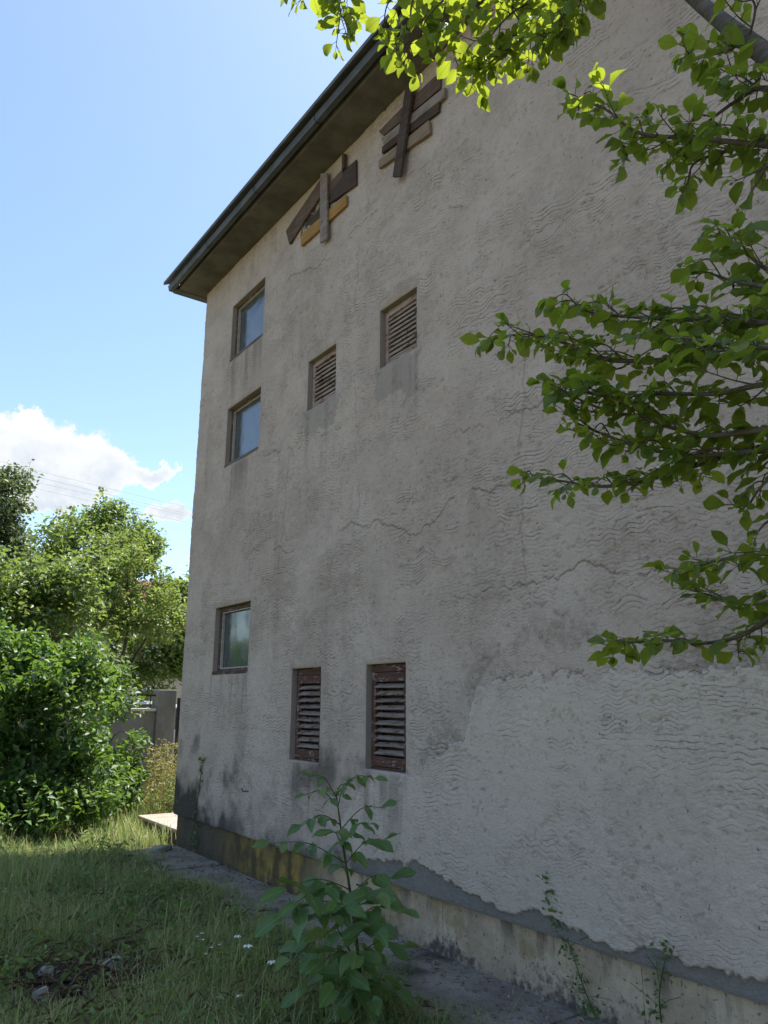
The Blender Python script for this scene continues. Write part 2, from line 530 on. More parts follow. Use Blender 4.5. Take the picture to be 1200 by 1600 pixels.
# ------------------------------------------------------------------ the ground
def gheight(x, y):
    return 0.035*np.sin(x*1.3+0.4)*np.sin(y*0.9) - 0.02
def ground():
    ys = np.concatenate([[-300, -100, -40, -15], np.arange(-6, 22, 0.5), [25, 40, 80, 160, 400]])
    xs = np.concatenate([[-400, -150, -60, -25, -12], np.arange(-8, 3.01, 0.5), [3.4, 8, 20, 60, 150, 400]])
    XX, YY = np.meshgrid(xs, ys)
    ZZ = np.where((XX < 2.6) & (XX > -8) & (YY > -6) & (YY < 20), gheight(XX, YY), -0.03)
    v = np.stack([XX, YY, ZZ], -1).reshape(-1, 3)
    w_ = len(xs)
    idx = np.arange(len(ys)*w_).reshape(len(ys), w_)
    f = np.stack([idx[:-1, :-1], idx[:-1, 1:], idx[1:, 1:], idx[1:, :-1]], -1).reshape(-1, 4)
    o = fast_obj('ground', v, f, 'ground', smooth=True)
    tag(o, kind='structure')
ground()

# concrete apron along the foot of the wall, cast in bays with broken outer edges
apron = bpy.data.objects.new('pavement', None)
C.objects.link(apron)
tag(apron, kind='structure')
yb = -4.6
while yb < 8.9:
    y1 = min(yb+1.55, 9.0)
    k = 14
    outer = []
    for j in range(k+1):
        y = yb+0.008+(y1-yb-0.016)*j/k
        outer.append((2.78+0.10*math.sin(y*2.1)+random.uniform(-0.045, 0.045), y))
    poly = [(x, y, -0.06) for x, y in outer] + [(3.56, y1-0.008, -0.06), (3.56, yb+0.008, -0.06)]
    dz = random.uniform(0.075, 0.09)
    MB().prism(poly, (0, 0, dz)).build('slab', 'apron', apron, 0.008)
    yb = y1

terr = bpy.data.objects.new('terrace', None)
C.objects.link(terr)
tag(terr, kind='structure')
MB().box(3.60, 9.0, YC+0.02, 10.55, 0.125, 0.17).build('slab', 'terrace', terr, 0.015)
MB().box(3.63, 8.9, YC+0.03, 10.50, -0.05, 0.123).build('terrace_base', 'brick_base', terr, 0.01)

# ------------------------------------------------------------------ the house
house = empty('house', 'tall grey house wall with wavy combed render, small windows and shutters', 'house', (WX, YC, 0))
def part(mb, name, mat, bevel=0.0, parent=None):
    o = mb.build(name, mat, None, bevel)
    if parent is None:
        adopt(o, house)
    else:
        o.parent = parent                           # parent part has identity transform relative to house
        o.matrix_parent_inverse = Matrix.Identity(4)
        o.matrix_parent_inverse = parent.matrix_parent_inverse @ Matrix.Identity(4) if False else Matrix.Identity(4)
    return o

openings = dict(W1=(7.30, 8.165, 5.60, 6.325), W2=(7.28, 8.15, 4.265, 4.975), W3=(7.29, 8.172, 1.907, 2.618),
                S1=(5.718, 6.239, 4.358, 4.875), S2=(4.491, 5.006, 4.356, 4.893),
                S3=(5.854, 6.368, 1.114, 1.903), S4=(4.647, 5.162, 1.118, 1.900))
def vnoise(x, y, seed):
    xi, yi = np.floor(x).astype(np.int64), np.floor(y).astype(np.int64)
    fx, fy = x-xi, y-yi
    fx, fy = fx*fx*fx*(fx*(fx*6-15)+10), fy*fy*fy*(fy*(fy*6-15)+10)
    def h(a, b):
        q = (a*374761393+b*668265263+seed*1442695041) & 0xffffffff
        q = ((q ^ (q >> 13))*1274126177) & 0xffffffff
        return ((q ^ (q >> 16)) & 0xffff)/65535.0
    return (h(xi, yi)*(1-fx)+h(xi+1, yi)*fx)*(1-fy)+(h(xi, yi+1)*(1-fx)+h(xi+1, yi+1)*fx)*fy
def fbm(x, y, scale, seed, octv=5, gain=.55):
    t, a, s_ = 0, 1.0, 0
    for k in range(octv):
        t = t+a*vnoise(x*scale+k*17.3, y*scale+k*9.1, seed+k)
        s_ += a
        a *= gain
        scale *= 2.03
    return t/s_
def sstep(v, a, b):
    t = np.clip((v-a)/(b-a), 0, 1)
    return t*t*(3-2*t)

def house_wall():
    Y0, Z1 = -4.6, 6.898
    def axis(knots, steps, fixed):
        out = []
        fx = sorted(set([knots[0], knots[-1]]+fixed))
        for a, b in zip(fx, fx[1:]):
            st_ = np.interp((a+b)/2, knots, steps)
            k = max(1, int(round((b-a)/st_)))
            out += list(a+(b-a)*np.arange(k)/k)
        return np.array(out+[knots[-1]])
    oy = [v for o in openings.values() for v in o[:2]]
    oz = [v for o in openings.values() for v in o[2:]]
    fine_y = axis([0.9, 1.5, 4.0, 9.04], [.0085, .0085, .0095, .0135], sorted(oy+list(np.arange(1.2, 9, .4))))
    ys = np.concatenate([[Y0, -2.0, 0.0], fine_y])
    zs = axis([ZP, 2.5, Z1], [.0080, .0085, .0110], sorted(oz+list(np.arange(.6, 6.8, .4))))
    YY, ZZ = np.meshgrid(ys, zs)
    n1 = fbm(YY, ZZ, 1.1, 1)
    n2 = fbm(YY, ZZ, 3.3, 11)
    n3 = fbm(YY, ZZ, 9.0, 21)
    n4 = fbm(YY, ZZ, 28.0, 31, 3)
    # --- comb strokes: a toothed trowel drawn in wavy passes
    r = np.random.default_rng(4)
    comb = np.zeros_like(YY)
    cov = np.zeros_like(YY)
    phase = np.zeros_like(YY)
    linest = np.zeros_like(YY)
    for k in range(2100):
        yc, zc = r.uniform(.6, 9.1), r.uniform(ZP, Z1)
        L = r.uniform(.22, 1.05)
        hgt = r.uniform(.07, .20)
        sp = r.uniform(.019, .033)
        lam = r.uniform(.09, .16) if r.random() < .6 else r.uniform(.16, .42)
        amp = lam*r.uniform(.03, .10)
        ph = r.uniform(0, 6.28)
        slope = r.normal()*.06
        strength = r.uniform(.3, 1.0)
        i0, i1 = np.searchsorted(ys, [yc-L/2, yc+L/2])
        j0, j1 = np.searchsorted(zs, [zc-hgt/2-.06, zc+hgt/2+.06])
        if i1-i0 < 2 or j1-j0 < 2:
            continue
        sl_ = (slice(j0, j1), slice(i0, i1))
        y, z = YY[sl_], ZZ[sl_]
        v = z-zc-amp*np.sin(6.283*y/lam+ph+2.0*(n2[sl_]-.5))-slope*(y-yc)-.05*(n1[sl_]-.5)
        m_ = sstep(hgt/2-np.abs(v)+.02*(n4[sl_]-.5), 0, .012)*sstep(L/2-np.abs(y-yc)+.10*(n3[sl_]-.5), 0, .03)
        tooth = np.abs(np.sin(3.1416*v/sp+1.4*(n3[sl_]-.5)))
        prof = strength*(tooth**.7)
        a = m_*.9
        comb[sl_] = comb[sl_]*(1-a)+prof*a
        cov[sl_] = cov[sl_]*(1-a)+strength*a
        on = m_ > .35
        phase[sl_] = np.where(on, v/sp+.45*(n3[sl_]-.5), phase[sl_])
        linest[sl_] = np.where(on, strength*sstep(m_, .35, .9), linest[sl_]*(1-sstep(m_, .0, .3)))
    # --- zones read off the facade
    def poly_z(pxs):
        q = sorted([tuple(at_p(px, py, 0, WX)[1:]) for px, py in pxs])
        return np.interp(YY, [a[0] for a in q], [a[1] for a in q])
    zb = poly_z([(560, 1225), (650, 1208), (700, 1190), (728, 1160), (740, 1110), (748, 1078), (800, 1058), (900, 1050), (1000, 1035), (1015, 1052), (1090, 1062), (1110, 1050), (1200, 1060)])
    zb = zb+(n3-.5)*.20+(n2-.5)*.14+(n4-.5)*.02
    zb = np.where(YY > 5.2, zb-(YY-5.2)*1.2, zb)
    lower = sstep(zb-ZZ, -.006, .006)
    st_top = poly_z([(560, 1342), (640, 1345), (672, 1352), (690, 1368), (720, 1385), (780, 1415), (860, 1432), (900, 1450), (980, 1478), (1060, 1495), (1120, 1512), (1200, 1528)])
    st_top = st_top+(n3-.5)*.12+(n2-.5)*.06+(n4-.5)*.025
    strip = sstep(st_top-ZZ, -.005, .005)*sstep(5.35+(n2-.5)*.5-YY, 0, .1)
    def rect(y0, y1, z0, z1, rag):
        e = (n3-.5)*rag+(n2-.5)*rag
        return sstep(YY+e-y0, -.008, .008)*sstep(y1-YY+e, -.008, .008)*sstep(ZZ+e-z0, -.008, .008)*sstep(z1-ZZ+e, -.008, .008)
    patch = np.maximum(rect(5.72, 6.235, 4.10, 4.40, .20), rect(4.50, 5.00, 4.02, 4.40, .32))
    trim = np.zeros_like(YY)
    for a, b, c, d in openings.values():
        trim = np.maximum(trim, rect(a-.055, b+.03, c-.045, d+.035, .03))
    damp = sstep(1.12-ZZ+(n2-.5)*1.1+(n1-.5)*.6+(YY-8.2)*.18, 0, .55)*sstep(YY+(n2-.5)*1.2, 6.0, 8.0)
    damp = np.maximum(damp, .8*sstep(.62-ZZ+(n2-.5)*.7, 0, .35)*sstep(YY+(n2-.5), 4.9, 5.8))
    damp = np.maximum(damp, .75*sstep(.22-np.abs(ZZ-1.02)+(n2-.5)*.6, 0, .3)*sstep(.75-np.abs(YY-5.62)+(n2-.5)*.5, 0, .35))
    streak = sstep(fbm(YY*5.2, ZZ*.42, 1.0, 61), .52, .76)*sstep(YY+(n1-.5)*2, 2.2, 5.0)*.34*sstep(n2, .36, .58)
    for a, b, c, d in openings.values():             # run-off below the openings
        w_ = sstep(YY, a-.06, a+.02)*(1-sstep(YY, b-.02, b+.06))
        streak = np.maximum(streak, w_*sstep(c-ZZ, .0, .05)*(1-sstep(c-ZZ, .1, .9))*sstep(fbm(YY*9, ZZ*.7, 1.0, 71), .40, .68)*.85)
    blot = sstep(fbm(YY, ZZ*1.25, 1.6, 81, 7, .68), .54, .66)*.26*(.4+.6*sstep(n4, .36, .60))
    band = sstep(ZZ-zb, .0, .02)*(1-sstep(ZZ-zb, .06, .38+.5*(n2-.5)))*sstep(5.0-YY, 0, .4)*sstep(n2+.5*(n3-.5), .38, .56)*.8*(.35+.65*sstep(n4, .40, .58))
    dirtm = np.clip(np.maximum(np.maximum(streak, blot), band), 0, 1)
    # --- relief, outward from the wall plane
    keep = (1-patch)*(1-.9*strip)*(1-trim)*(1-.55*damp)
    wear = sstep(fbm(YY, ZZ, 2.6, 91), .38, .58)
    h = comb*keep*(.25+.75*wear)*(.0068-.0040*lower)
    rough = np.clip(n4*.6+n3*.4, 0, 1)
    h = h+rough*.012*(.55+.9*sstep(n1, .45, .65))*(1-.5*patch-.4*trim)*(1-.4*strip)
    h = h+(n2-.3)*.010+lower*.010*(1-strip)-strip*.004
    pits = sstep(fbm(YY, ZZ, 26, 101, 3), .70, .76)*sstep(n2, .42, .55)
    h = h-pits*.007
    h = h+.004
    cracks = np.zeros_like(YY)
    for k, (z0, ya, yb_, sl2) in enumerate([(2.93, 3.0, 7.4, .02), (3.55, 1.6, 4.4, -.05), (5.15, 2.6, 4.6, .10), (2.35, 1.5, 3.6, .0), (5.9, 4.2, 6.9, .03), (3.9, 5.2, 7.2, .12)]):
        zc_ = z0+sl2*(YY-ya)+(fbm(YY, YY*0+k, 1.8, 200+k, 6, .62)-.5)*.42
        cracks = np.maximum(cracks, sstep(.0075-np.abs(ZZ-zc_), 0, .006)*sstep(YY, ya, ya+.2)*(1-sstep(YY, yb_-.2, yb_))*sstep(n2, .40, .52))
    for k, (y0_, za, zb_) in enumerate([(6.6, 2.7, 6.2), (3.35, 2.2, 4.3), (5.35, 3.0, 5.8)]):
        yc_ = y0_+(fbm(ZZ, ZZ*0+k, 1.6, 240+k, 6, .62)-.5)*.35
        cracks = np.maximum(cracks, .5*sstep(.0085-np.abs(YY-yc_), 0, .006)*sstep(ZZ, za, za+.2)*(1-sstep(ZZ, zb_-.2, zb_))*sstep(n2, .42, .54))
    cracks = np.maximum(cracks, .75*sstep(.012-np.abs(ZZ-zb-.006), 0, .010)*sstep(4.9-YY, 0, .3)*sstep(n3, .40, .55))
    h = h-cracks*.006
    edge = np.minimum(np.minimum(ZZ-ZP, Z1-ZZ), YC-YY)
    for a, b, c, d in openings.values():
        dy = np.maximum(np.maximum(a-YY, YY-b), 0)
        dz = np.maximum(np.maximum(c-ZZ, ZZ-d), 0)
        edge = np.minimum(edge, np.hypot(dy, dz))
    h = np.maximum(h, .0005)*sstep(edge, -.004, .014)
    h = np.where(YY < .5, 0.0, h)
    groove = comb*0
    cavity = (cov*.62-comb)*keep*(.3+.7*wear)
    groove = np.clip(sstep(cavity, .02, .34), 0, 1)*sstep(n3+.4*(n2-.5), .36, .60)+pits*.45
    V = np.stack([WX-h, YY, ZZ], -1).reshape(-1, 3)
    ny = len(ys)
    idx = np.arange(V.shape[0]).reshape(YY.shape)
    F = np.stack([idx[:-1, 1:], idx[:-1, :-1], idx[1:, :-1], idx[1:, 1:]], -1)
    ym, zm = (ys[:-1]+ys[1:])/2, (zs[:-1]+zs[1:])/2
    YM, ZM = np.meshgrid(ym, zm)
    hole = np.zeros(YM.shape, bool)
    for a, b, c, d in openings.values():
        hole |= (YM > a) & (YM < b) & (ZM > c) & (ZM < d)
    F = F[~hole]
    mb = MB()
    x1 = WX+.27
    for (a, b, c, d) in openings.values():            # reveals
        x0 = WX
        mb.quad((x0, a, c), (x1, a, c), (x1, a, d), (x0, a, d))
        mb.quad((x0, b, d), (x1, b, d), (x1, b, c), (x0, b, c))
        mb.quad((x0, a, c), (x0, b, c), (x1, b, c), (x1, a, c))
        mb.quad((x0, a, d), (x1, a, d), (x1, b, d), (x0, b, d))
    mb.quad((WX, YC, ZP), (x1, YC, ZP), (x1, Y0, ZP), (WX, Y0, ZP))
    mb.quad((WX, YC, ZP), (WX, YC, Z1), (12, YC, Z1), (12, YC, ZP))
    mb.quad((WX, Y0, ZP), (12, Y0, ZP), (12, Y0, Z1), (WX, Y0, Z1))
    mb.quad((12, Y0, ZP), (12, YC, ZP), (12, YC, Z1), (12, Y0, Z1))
    off = len(V)
    V = np.concatenate([V, np.array(mb.v)])
    F = np.concatenate([F, np.array(mb.f)+off])
    o = fast_obj('wall', V, F, 'render', smooth=True, root=house)
    sm = np.zeros(len(F), bool)
    sm[:len(F)-len(mb.f)] = True
    o.data.polygons.foreach_set('use_smooth', sm)
    def put(name, chans, extra):
        at = o.data.attributes.new(name, 'FLOAT_COLOR', 'POINT')
        c = np.ones((len(V), 4), np.float32)
        for q, ch in enumerate(chans):
            c[:off, q] = np.clip(ch, 0, 1).ravel()
            c[off:, q] = extra[q]
        at.data.foreach_set('color', c.ravel())
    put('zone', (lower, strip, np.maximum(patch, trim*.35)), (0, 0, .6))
    put('dirt_shade', (damp, dirtm, np.maximum(groove*.35, cracks)*(1-damp)), (0, .75, 0))  # reveals tinted dark, recess shade put into the colour
    at = o.data.attributes.new('comb', 'FLOAT_VECTOR', 'POINT')
    c = np.zeros((len(V), 3), np.float32)
    c[:off, 0] = phase.ravel()
    c[:off, 1] = (linest*keep*(.35+.65*wear)*(1-.25*lower)).ravel()
    at.data.foreach_set('vector', c.ravel())
    print('wall faces', len(F))
    return o
wall = house_wall()
for y in (YC-0.003, -4.6+0.003):
    gab = MB()
    gab.v += [(WX+.02, y, 6.899), (12, y, 6.899), (7.75, y, 9.2)]
    gab.f.append((0, 1, 2))
    part(gab, 'gable', 'tan_wall')

for k in range(10):                                  # plinth panels with open joints
    y1 = min(8.95+0.07, YC-0.02) if k == 0 else 8.95-1.55*(k-1)-1.55+1.55
    y1 = (YC-0.02) if k == 0 else 8.95-1.55*(k-1)
    y0 = 8.95-1.55*k
    if k == 0:
        continue
    if k == 1:
        y1 = YC-0.02
    part(MB().box(WX+0.035, WX+0.30, max(y0, -4.58)+0.0015, y1-0.0015, -0.1, ZP-0.002), 'plinth_panel', 'plinth', 0.003)
part(MB().box(WX+0.06, WX+0.28, -4.55, YC-0.05, -0.1, ZP-0.012), 'plinth_core', 'iron')
part(MB().box(WX+0.30, 12, YC-0.3, YC-0.02, -0.1, ZP-0.002), 'plinth_panel', 'plinth')

part(MB().box(WX+0.45, 11.9, -4.5, YC-0.1, ZP+.02, 6.88), 'room_lining', 'iron')
# eave: concrete soffit slab, fascia lengths and the roof
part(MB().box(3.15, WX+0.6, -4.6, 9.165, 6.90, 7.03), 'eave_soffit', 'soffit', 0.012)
rf = MB()
prof = [(2.985, 6.985), (7.75, 9.32), (12.5, 6.985), (12.5, 7.03), (7.75, 9.365), (2.985, 7.03)]
rf.prism([(x, -4.8, z) for x, z in prof][::-1], (0, 14.12, 0))
roof = part(rf, 'roof', 'roofing', 0.006)
y = 9.30
while y > -4.6:
    L = 1.28
    part(MB().prism([(3.055, y-L+0.006, 6.908), (3.11, y-L+0.006, 6.908), (3.11, y-L+0.006, 6.978), (3.040, y-L+0.006, 6.978)],
                    (0, L-0.012, 0)), 'fascia_board', 'fascia', 0.004, roof)
    y -= L
part(MB().box(3.115, 3.60, 9.172, 9.30, 6.90, 6.976), 'verge_board', 'fascia', 0.006, roof)

def fix_child(o):
    return o
def sub(mb, name, mat, parent, bevel=0.0):
    o = mb.build(name, mat, None, bevel)
    o.parent = parent
    return o

def window(key):
    a, b, c, d = openings[key]
    x0 = WX+0.05
    fr = MB()
    t = 0.03 if key != 'W3' else 0.045
    fr.box(x0, x0+0.07, a+.002, a+t, c+.002, d-.002)
    fr.box(x0, x0+0.07, b-t, b-.002, c+.002, d-.002)
    fr.box(x0, x0+0.07, a+t, b-t, d-t, d-.002)
    fr.box(x0, x0+0.07, a+t, b-t, c+.002, c+t)
    w_ = part(fr, 'window', 'brown_wood', 0.004)
    bead = MB()
    e = 0.014
    A, B, C_, D = a+t, b-t, c+t, d-t
    xb = x0+0.012
    bead.box(xb, xb+.03, A+.001, A+e, C_+.001, D-.001)
    bead.box(xb, xb+.03, B-e, B-.001, C_+.001, D-.001)
    bead.box(xb, xb+.03, A+e, B-e, D-e, D-.001)
    bead.box(xb, xb+.03, A+e, B-e, C_+.001, C_+e)
    sub(bead, 'glazing_bead', 'grey_bead', w_)
    sub(MB().box(x0+0.045, x0+0.051, A-.004, B+.004, C_-.004, D+.004), 'pane', 'glass', w_)
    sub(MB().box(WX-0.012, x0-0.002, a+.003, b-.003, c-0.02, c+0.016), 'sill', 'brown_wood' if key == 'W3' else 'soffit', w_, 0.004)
    return w_
for k in ('W1', 'W2', 'W3'):
    window(k)

def shutter(key, fmat, smat, nsl, back, tilt, lean=0.0):
    a, b, c, d = openings[key]
    x0 = WX+back
    outer = MB()
    t = 0.032
    top = 0.06 if key in ('S3', 'S4') else 0.03
    outer.box(x0, x0+0.06, a+.002, a+t, c+.002, d-.002)
    outer.box(x0, x0+0.06, b-t, b-.002, c+.002, d-.002)
    outer.box(x0, x0+0.06, a+t, b-t, d-top, d-.002)
    outer.box(x0, x0+0.06, a+t, b-t, c+.002, c+0.02)
    A, B, C_, D = a+t+.004, b-t-.004, c+.024, d-top-.004
    s = 0.036 if key in ('S3', 'S4') else 0.028
    rail = 0.07 if key in ('S3', 'S4') else 0.032
    x1 = x0-0.012
    outer.box(x1, x1+0.036, A, A+s, C_, D)
    outer.box(x1, x1+0.036, B-s, B, C_, D)
    outer.box(x1, x1+0.036, A+s, B-s, D-rail, D)
    outer.box(x1, x1+0.036, A+s, B-s, C_, C_+rail)
    sh = part(outer, 'shutter', fmat, 0.003)
    lo, hi = C_+rail+.008, D-rail
    pitch = (hi-lo)/nsl
    for i in range(nsl):
        zc = lo+pitch*(i+0.45)
        th = math.radians(tilt+random.uniform(-4, 4))
        L = 0.050 if key in ('S3', 'S4') else pitch*1.08
        ux, uz = -math.cos(th)*L/2, -math.sin(th)*L/2      # outer edge hangs lower
        nx, nz = math.sin(th)*0.0045, -math.cos(th)*0.0045
        dzl, dzr = random.uniform(-.004, .004), random.uniform(-.004, .004)
        xc = x1+0.016
        m_ = MB()
        ring = [(ux+nx, uz+nz), (ux-nx, uz-nz), (-ux-nx, -uz-nz), (-ux+nx, -uz+nz)]
        seg = 5
        for q in range(seg+1):
            yy = A+s-0.006+(B-A-2*s+0.012)*q/seg
            w_ = random.uniform(-.0016, .0016)
            for (rx, rz) in ring:
                m_.v.append((xc+rx, yy, zc+rz+dzl+(dzr-dzl)*q/seg+w_))
        for q in range(seg):
            for r in range(4):
                i0 = q*4+r
                i1 = q*4+(r+1) % 4
                m_.f.append((i0, i1, i1+4, i0+4))
        m_.f += [(0, 3, 2, 1), (seg*4, seg*4+1, seg*4+2, seg*4+3)]
        sub(m_, 'slat', smat, sh)
    for zz in (C_+0.12, D-0.14):
        sub(MB().box(x1-0.008, x1-0.001, A-0.02, A+0.035, zz-.02, zz+.02), 'hinge', 'iron', sh)
    sub(MB().box(x0+0.10, x0+0.11, a+.01, b-.01, c+.01, d-.01), 'back_board', 'plank_dark', sh)
    return sh
shutter('S1', 'pale_shutter', 'slat_pale', 9, 0.05, 56)
shutter('S2', 'pale_shutter', 'slat_pale', 10, 0.05, 56)
shutter('S3', 'red_shutter', 'slat_grey', 10, 0.05, 33)
shutter('S4', 'red_shutter', 'slat_grey', 10, 0.05, 30)

# boarded vents under the eave: planks nailed over two openings
def wpt(cx, cy, x):                                 # survey coordinates of the enlarged view -> wall plane
    return at_p(430+cx/4.2857, 90+cy/4.2857, 0, x)
def plank(poly, x, t, mat, parent):
    P = [wpt(cx, cy, x) for cx, cy in poly]
    P = [(x, p[1], min(p[2], 6.893)) for p in P]
    ar = sum(P[i][1]*P[(i+1) % len(P)][2]-P[(i+1) % len(P)][1]*P[i][2] for i in range(len(P)))
    if ar > 0:
        P = P[::-1]
    return sub(MB().prism(P, (t, 0, 0)), 'plank', mat, parent, 0.004)
b1 = part(MB().prism([(WX-0.014, p[1], min(p[2], 6.89)) for p in [wpt(*q, WX-0.014) for q in [(150, 1215), (300, 900), (440, 770), (535, 690), (538, 850), (480, 900)]]], (0.012, 0, 0)), 'vent_board', 'plank_dark')
plank([(70, 1160), (300, 815), (305, 920), (92, 1250)], WX-0.042, 0.026, 'plank_brown', b1)
plank([(345, 860), (448, 745), (452, 800), (350, 925)], WX-0.038, 0.022, 'plank_brown', b1)
plank([(440, 780), (540, 682), (540, 850), (350, 985), (345, 900)], WX-0.036, 0.018, 'plank_dark', b1)
plank([(165, 1190), (472, 918), (476, 985), (172, 1262)], WX-0.042, 0.026, 'plank_yellow', b1)
plank([(300, 775), (345, 770), (345, 1212), (297, 1242)], WX-0.068, 0.024, 'plank_grey', b1)
plank([(445, 640), (462, 640), (462, 735), (445, 748)], WX-0.06, 0.03, 'plank_dark', b1)
b2 = part(MB().prism([(WX-0.014, p[1], min(p[2], 6.89)) for p in [wpt(*q, WX-0.014) for q in [(715, 660), (715, 540), (1095, 215), (1095, 360), (1020, 430)]]], (0.012, 0, 0)), 'vent_board', 'plank_dark')
plank([(690, 495), (880, 300), (1108, 88), (1102, 205), (722, 522)], WX-0.036, 0.018, 'plank_brown', b2)
plank([(722, 532), (1132, 196), (1130, 262), (722, 590)], WX-0.050, 0.03, 'plank_grey', b2)
plank([(716, 596), (1096, 292), (1092, 362), (712, 640)], WX-0.040, 0.022, 'plank_dark', b2)
plank([(690, 692), (1026, 418), (1034, 505), (692, 742)], WX-0.046, 0.03, 'plank_tan', b2)
plank([(872, 180), (922, 172), (834, 792), (784, 798)], WX-0.084, 0.03, 'plank_dark', b2)

hk = MB()
p = at_p(387, 1236, 0, WX)
hk.tube([(WX+.02, p[1], p[2]), (WX-.05, p[1], p[2]), (WX-.06, p[1]+.01, p[2]+.03)], 0.006, 6)
hk.tube([(WX-.012, p[1]+.05, p[2]-.003), (WX-.012, p[1]-.05, p[2]+.004)], 0.005, 5)
part(hk, 'iron_hook', 'iron')
# all sub-parts were modelled in world coordinates: their parents are offset by the house's origin only
for o in house.children:
    for c in o.children:
        c.matrix_parent_inverse = Matrix.Identity(4)

# ------------------------------------------------------------------ leaves
def leaf_arrays(kind, seed):
    """one leaf along +Y, unit length, face up; returns verts, quads/tris as tris, uv"""
    r = random.Random(seed)
    prof = dict(fruit=[(0.0, .015), (.12, .12), (.32, .255), (.55, .315), (.74, .265), (.90, .115), (1.0, .0)],
                sap=[(0.0, .02), (.12, .13), (.32, .225), (.55, .24), (.76, .175), (.92, .07), (1.0, 0)])[kind]
    bend = r.uniform(-.50, .15)
    fold = r.uniform(.08, .55)
    twist = r.uniform(-.4, .4)
    v, uv, f = [], [], []
    for i, (t, hw) in enumerate(prof):
        zc = bend*t*t
        for sgn in (-1, 0, 1):
            wv = (0.05*math.sin(t*9+seed*1.7+sgn)) if sgn else 0
            v.append((sgn*hw*(1+r.uniform(-.05, .05)), t*(1-0.25*abs(bend)*t), zc+abs(sgn)*hw*fold+sgn*twist*hw*t+wv))
            uv.append((0.5+0.5*sgn*(hw/0.4), t))
    for i in range(len(prof)-1):
        for k in (0, 1):
            a = i*3+k
            f += [(a, a+1, a+4), (a, a+4, a+3)]
    return np.array(v), np.array(f), np.array(uv)
def leaf_matrix(pos, d, nrm, size):
    y_ = norm(np.asarray(d, float))
    z_ = np.asarray(nrm, float)
    z_ = norm(z_-y_*(z_ @ y_))
    x_ = np.cross(y_, z_)
    m = np.eye(4)
    m[:3, 0], m[:3, 1], m[:3, 2], m[:3, 3] = x_*size, y_*size, z_*size, pos
    return m
LEAF = {}
for kind, mat in (('fruit', 'fruit_leaf'), ('sap', 'sap_leaf')):
    LEAF[kind] = []
    for s_ in range(8):
        v, f, uv = leaf_arrays(kind, s_+1)
        LEAF[kind].append((v, f, uv, fast_mesh('leaf', v, f, mat, tint=np.full(len(v), s_/7.0), uv=uv, smooth=True)))

def bez(pts, n_):
    """smooth curve through points"""
    pts = [np.asarray(p, float) for p in pts]
    out = []
    for i in range(len(pts)-1):
        p0, p1, p2, p3 = pts[max(i-1, 0)], pts[i], pts[i+1], pts[min(i+2, len(pts)-1)]
        for k in range(n_):
            t = k/n_
            out.append(0.5*((2*p1)+(-p0+p2)*t+(2*p0-5*p1+4*p2-p3)*t*t+(-p0+3*p1-3*p2+p3)*t**3))
    out.append(pts[-1])
    return out

# ------------------------------------------------------------------ fruit tree overhanging from the right
tree_base = np.array([2.25, 0.15, 0.0])
ftree = empty('fruit_tree', 'leafy branches of a broadleaf tree reaching in from the right and top', 'tree', tuple(tree_base))
tm = MB()
trunk_pts = bez([tree_base+(0, 0, -.05), tree_base+(.02, .03, .9), tree_base+(-.03, .08, 1.7), tree_base+(-.02, .12, 2.5), tree_base+(-.1, .3, 3.3), tree_base+(-.25, .45, 4.2), tree_base+(-.5, .6, 5.2)], 5)
tm.tube(trunk_pts, np.linspace(0.10, 0.03, len(trunk_pts)), 10)
adopt(tm.build('trunk', 'bark', None, 0, True), ftree)
bm_ = MB()
leaves = []                                          # (pos, dir, normal, size)
lr = random.Random(5)
def trunk_at(z):
    return min(trunk_pts, key=lambda p: abs(p[2]-z))
def spray(path, r0, r1, first, step, size, twigs=True, nside=1.0, tipleaf=True):
    """twig with alternate leaves and short side shoots from arclength fraction `first`"""
    pts = bez(path, 6)
    bm_.tube(pts, np.linspace(r0, r1, len(pts)), 6)
    L = np.concatenate([[0], np.cumsum([np.linalg.norm(b-a) for a, b in zip(pts, pts[1:])])])
    s = first*L[-1]
    side = 1
    while s < L[-1]:
        i = min(int(np.searchsorted(L, s))-1, len(pts)-2)
        i = max(i, 0)
        t = (s-L[i])/(L[i+1]-L[i]+1e-9)
        p = pts[i]*(1-t)+pts[i+1]*t
        d = norm(pts[i+1]-pts[i])
        lat = norm(np.cross(d, (0, 0, 1)))*side
        if twigs and lr.random() < 0.62*nside:
            ln = lr.uniform(.06, .15)*(1.15-0.5*s/L[-1])
            e = p+norm(d*lr.uniform(.4, .9)+lat*lr.uniform(.5, 1.0)+np.array([0, 0, lr.uniform(-.25, .22)]))*ln
            mid = (p+e)/2+np.array([0, 0, lr.uniform(-.02, .03)])
            spray([p, mid, e], max(r1*.9, .0022), 0.0013, 0.2, 0.026, size*lr.uniform(.85, 1.05), False)
        else:
            one_leaf(p, norm(d*lr.uniform(.1, .8)+lat+np.array([0, 0, lr.uniform(-.5, .5)])), size)
        side = -side
        s += step*0.72*lr.uniform(.6, 1.4)
    if tipleaf:
        d = norm(pts[-1]-pts[-2])
        for q in range(3):
            one_leaf(pts[-1], norm(d+np.array([lr.uniform(-.7, .7), lr.uniform(-.7, .7), lr.uniform(-.5, .5)])), size*lr.uniform(.6, .95))
def one_leaf(p, d, size):
    pet = 0.018
    q = p+d*pet
    bm_.tube([p, q], [0.0011, 0.0009], 3)
    nrm = np.array([lr.gauss(0, .5), lr.gauss(0, .5), 1.0])
    if lr.random() < 0.25:
        nrm[2] = 0.3
    leaves.append((q, d+np.array([0, 0, lr.uniform(-.45, .15)]), nrm, size*lr.uniform(.55, 1.35)))
def path(pp):
    return [at_d(*q) for q in pp]
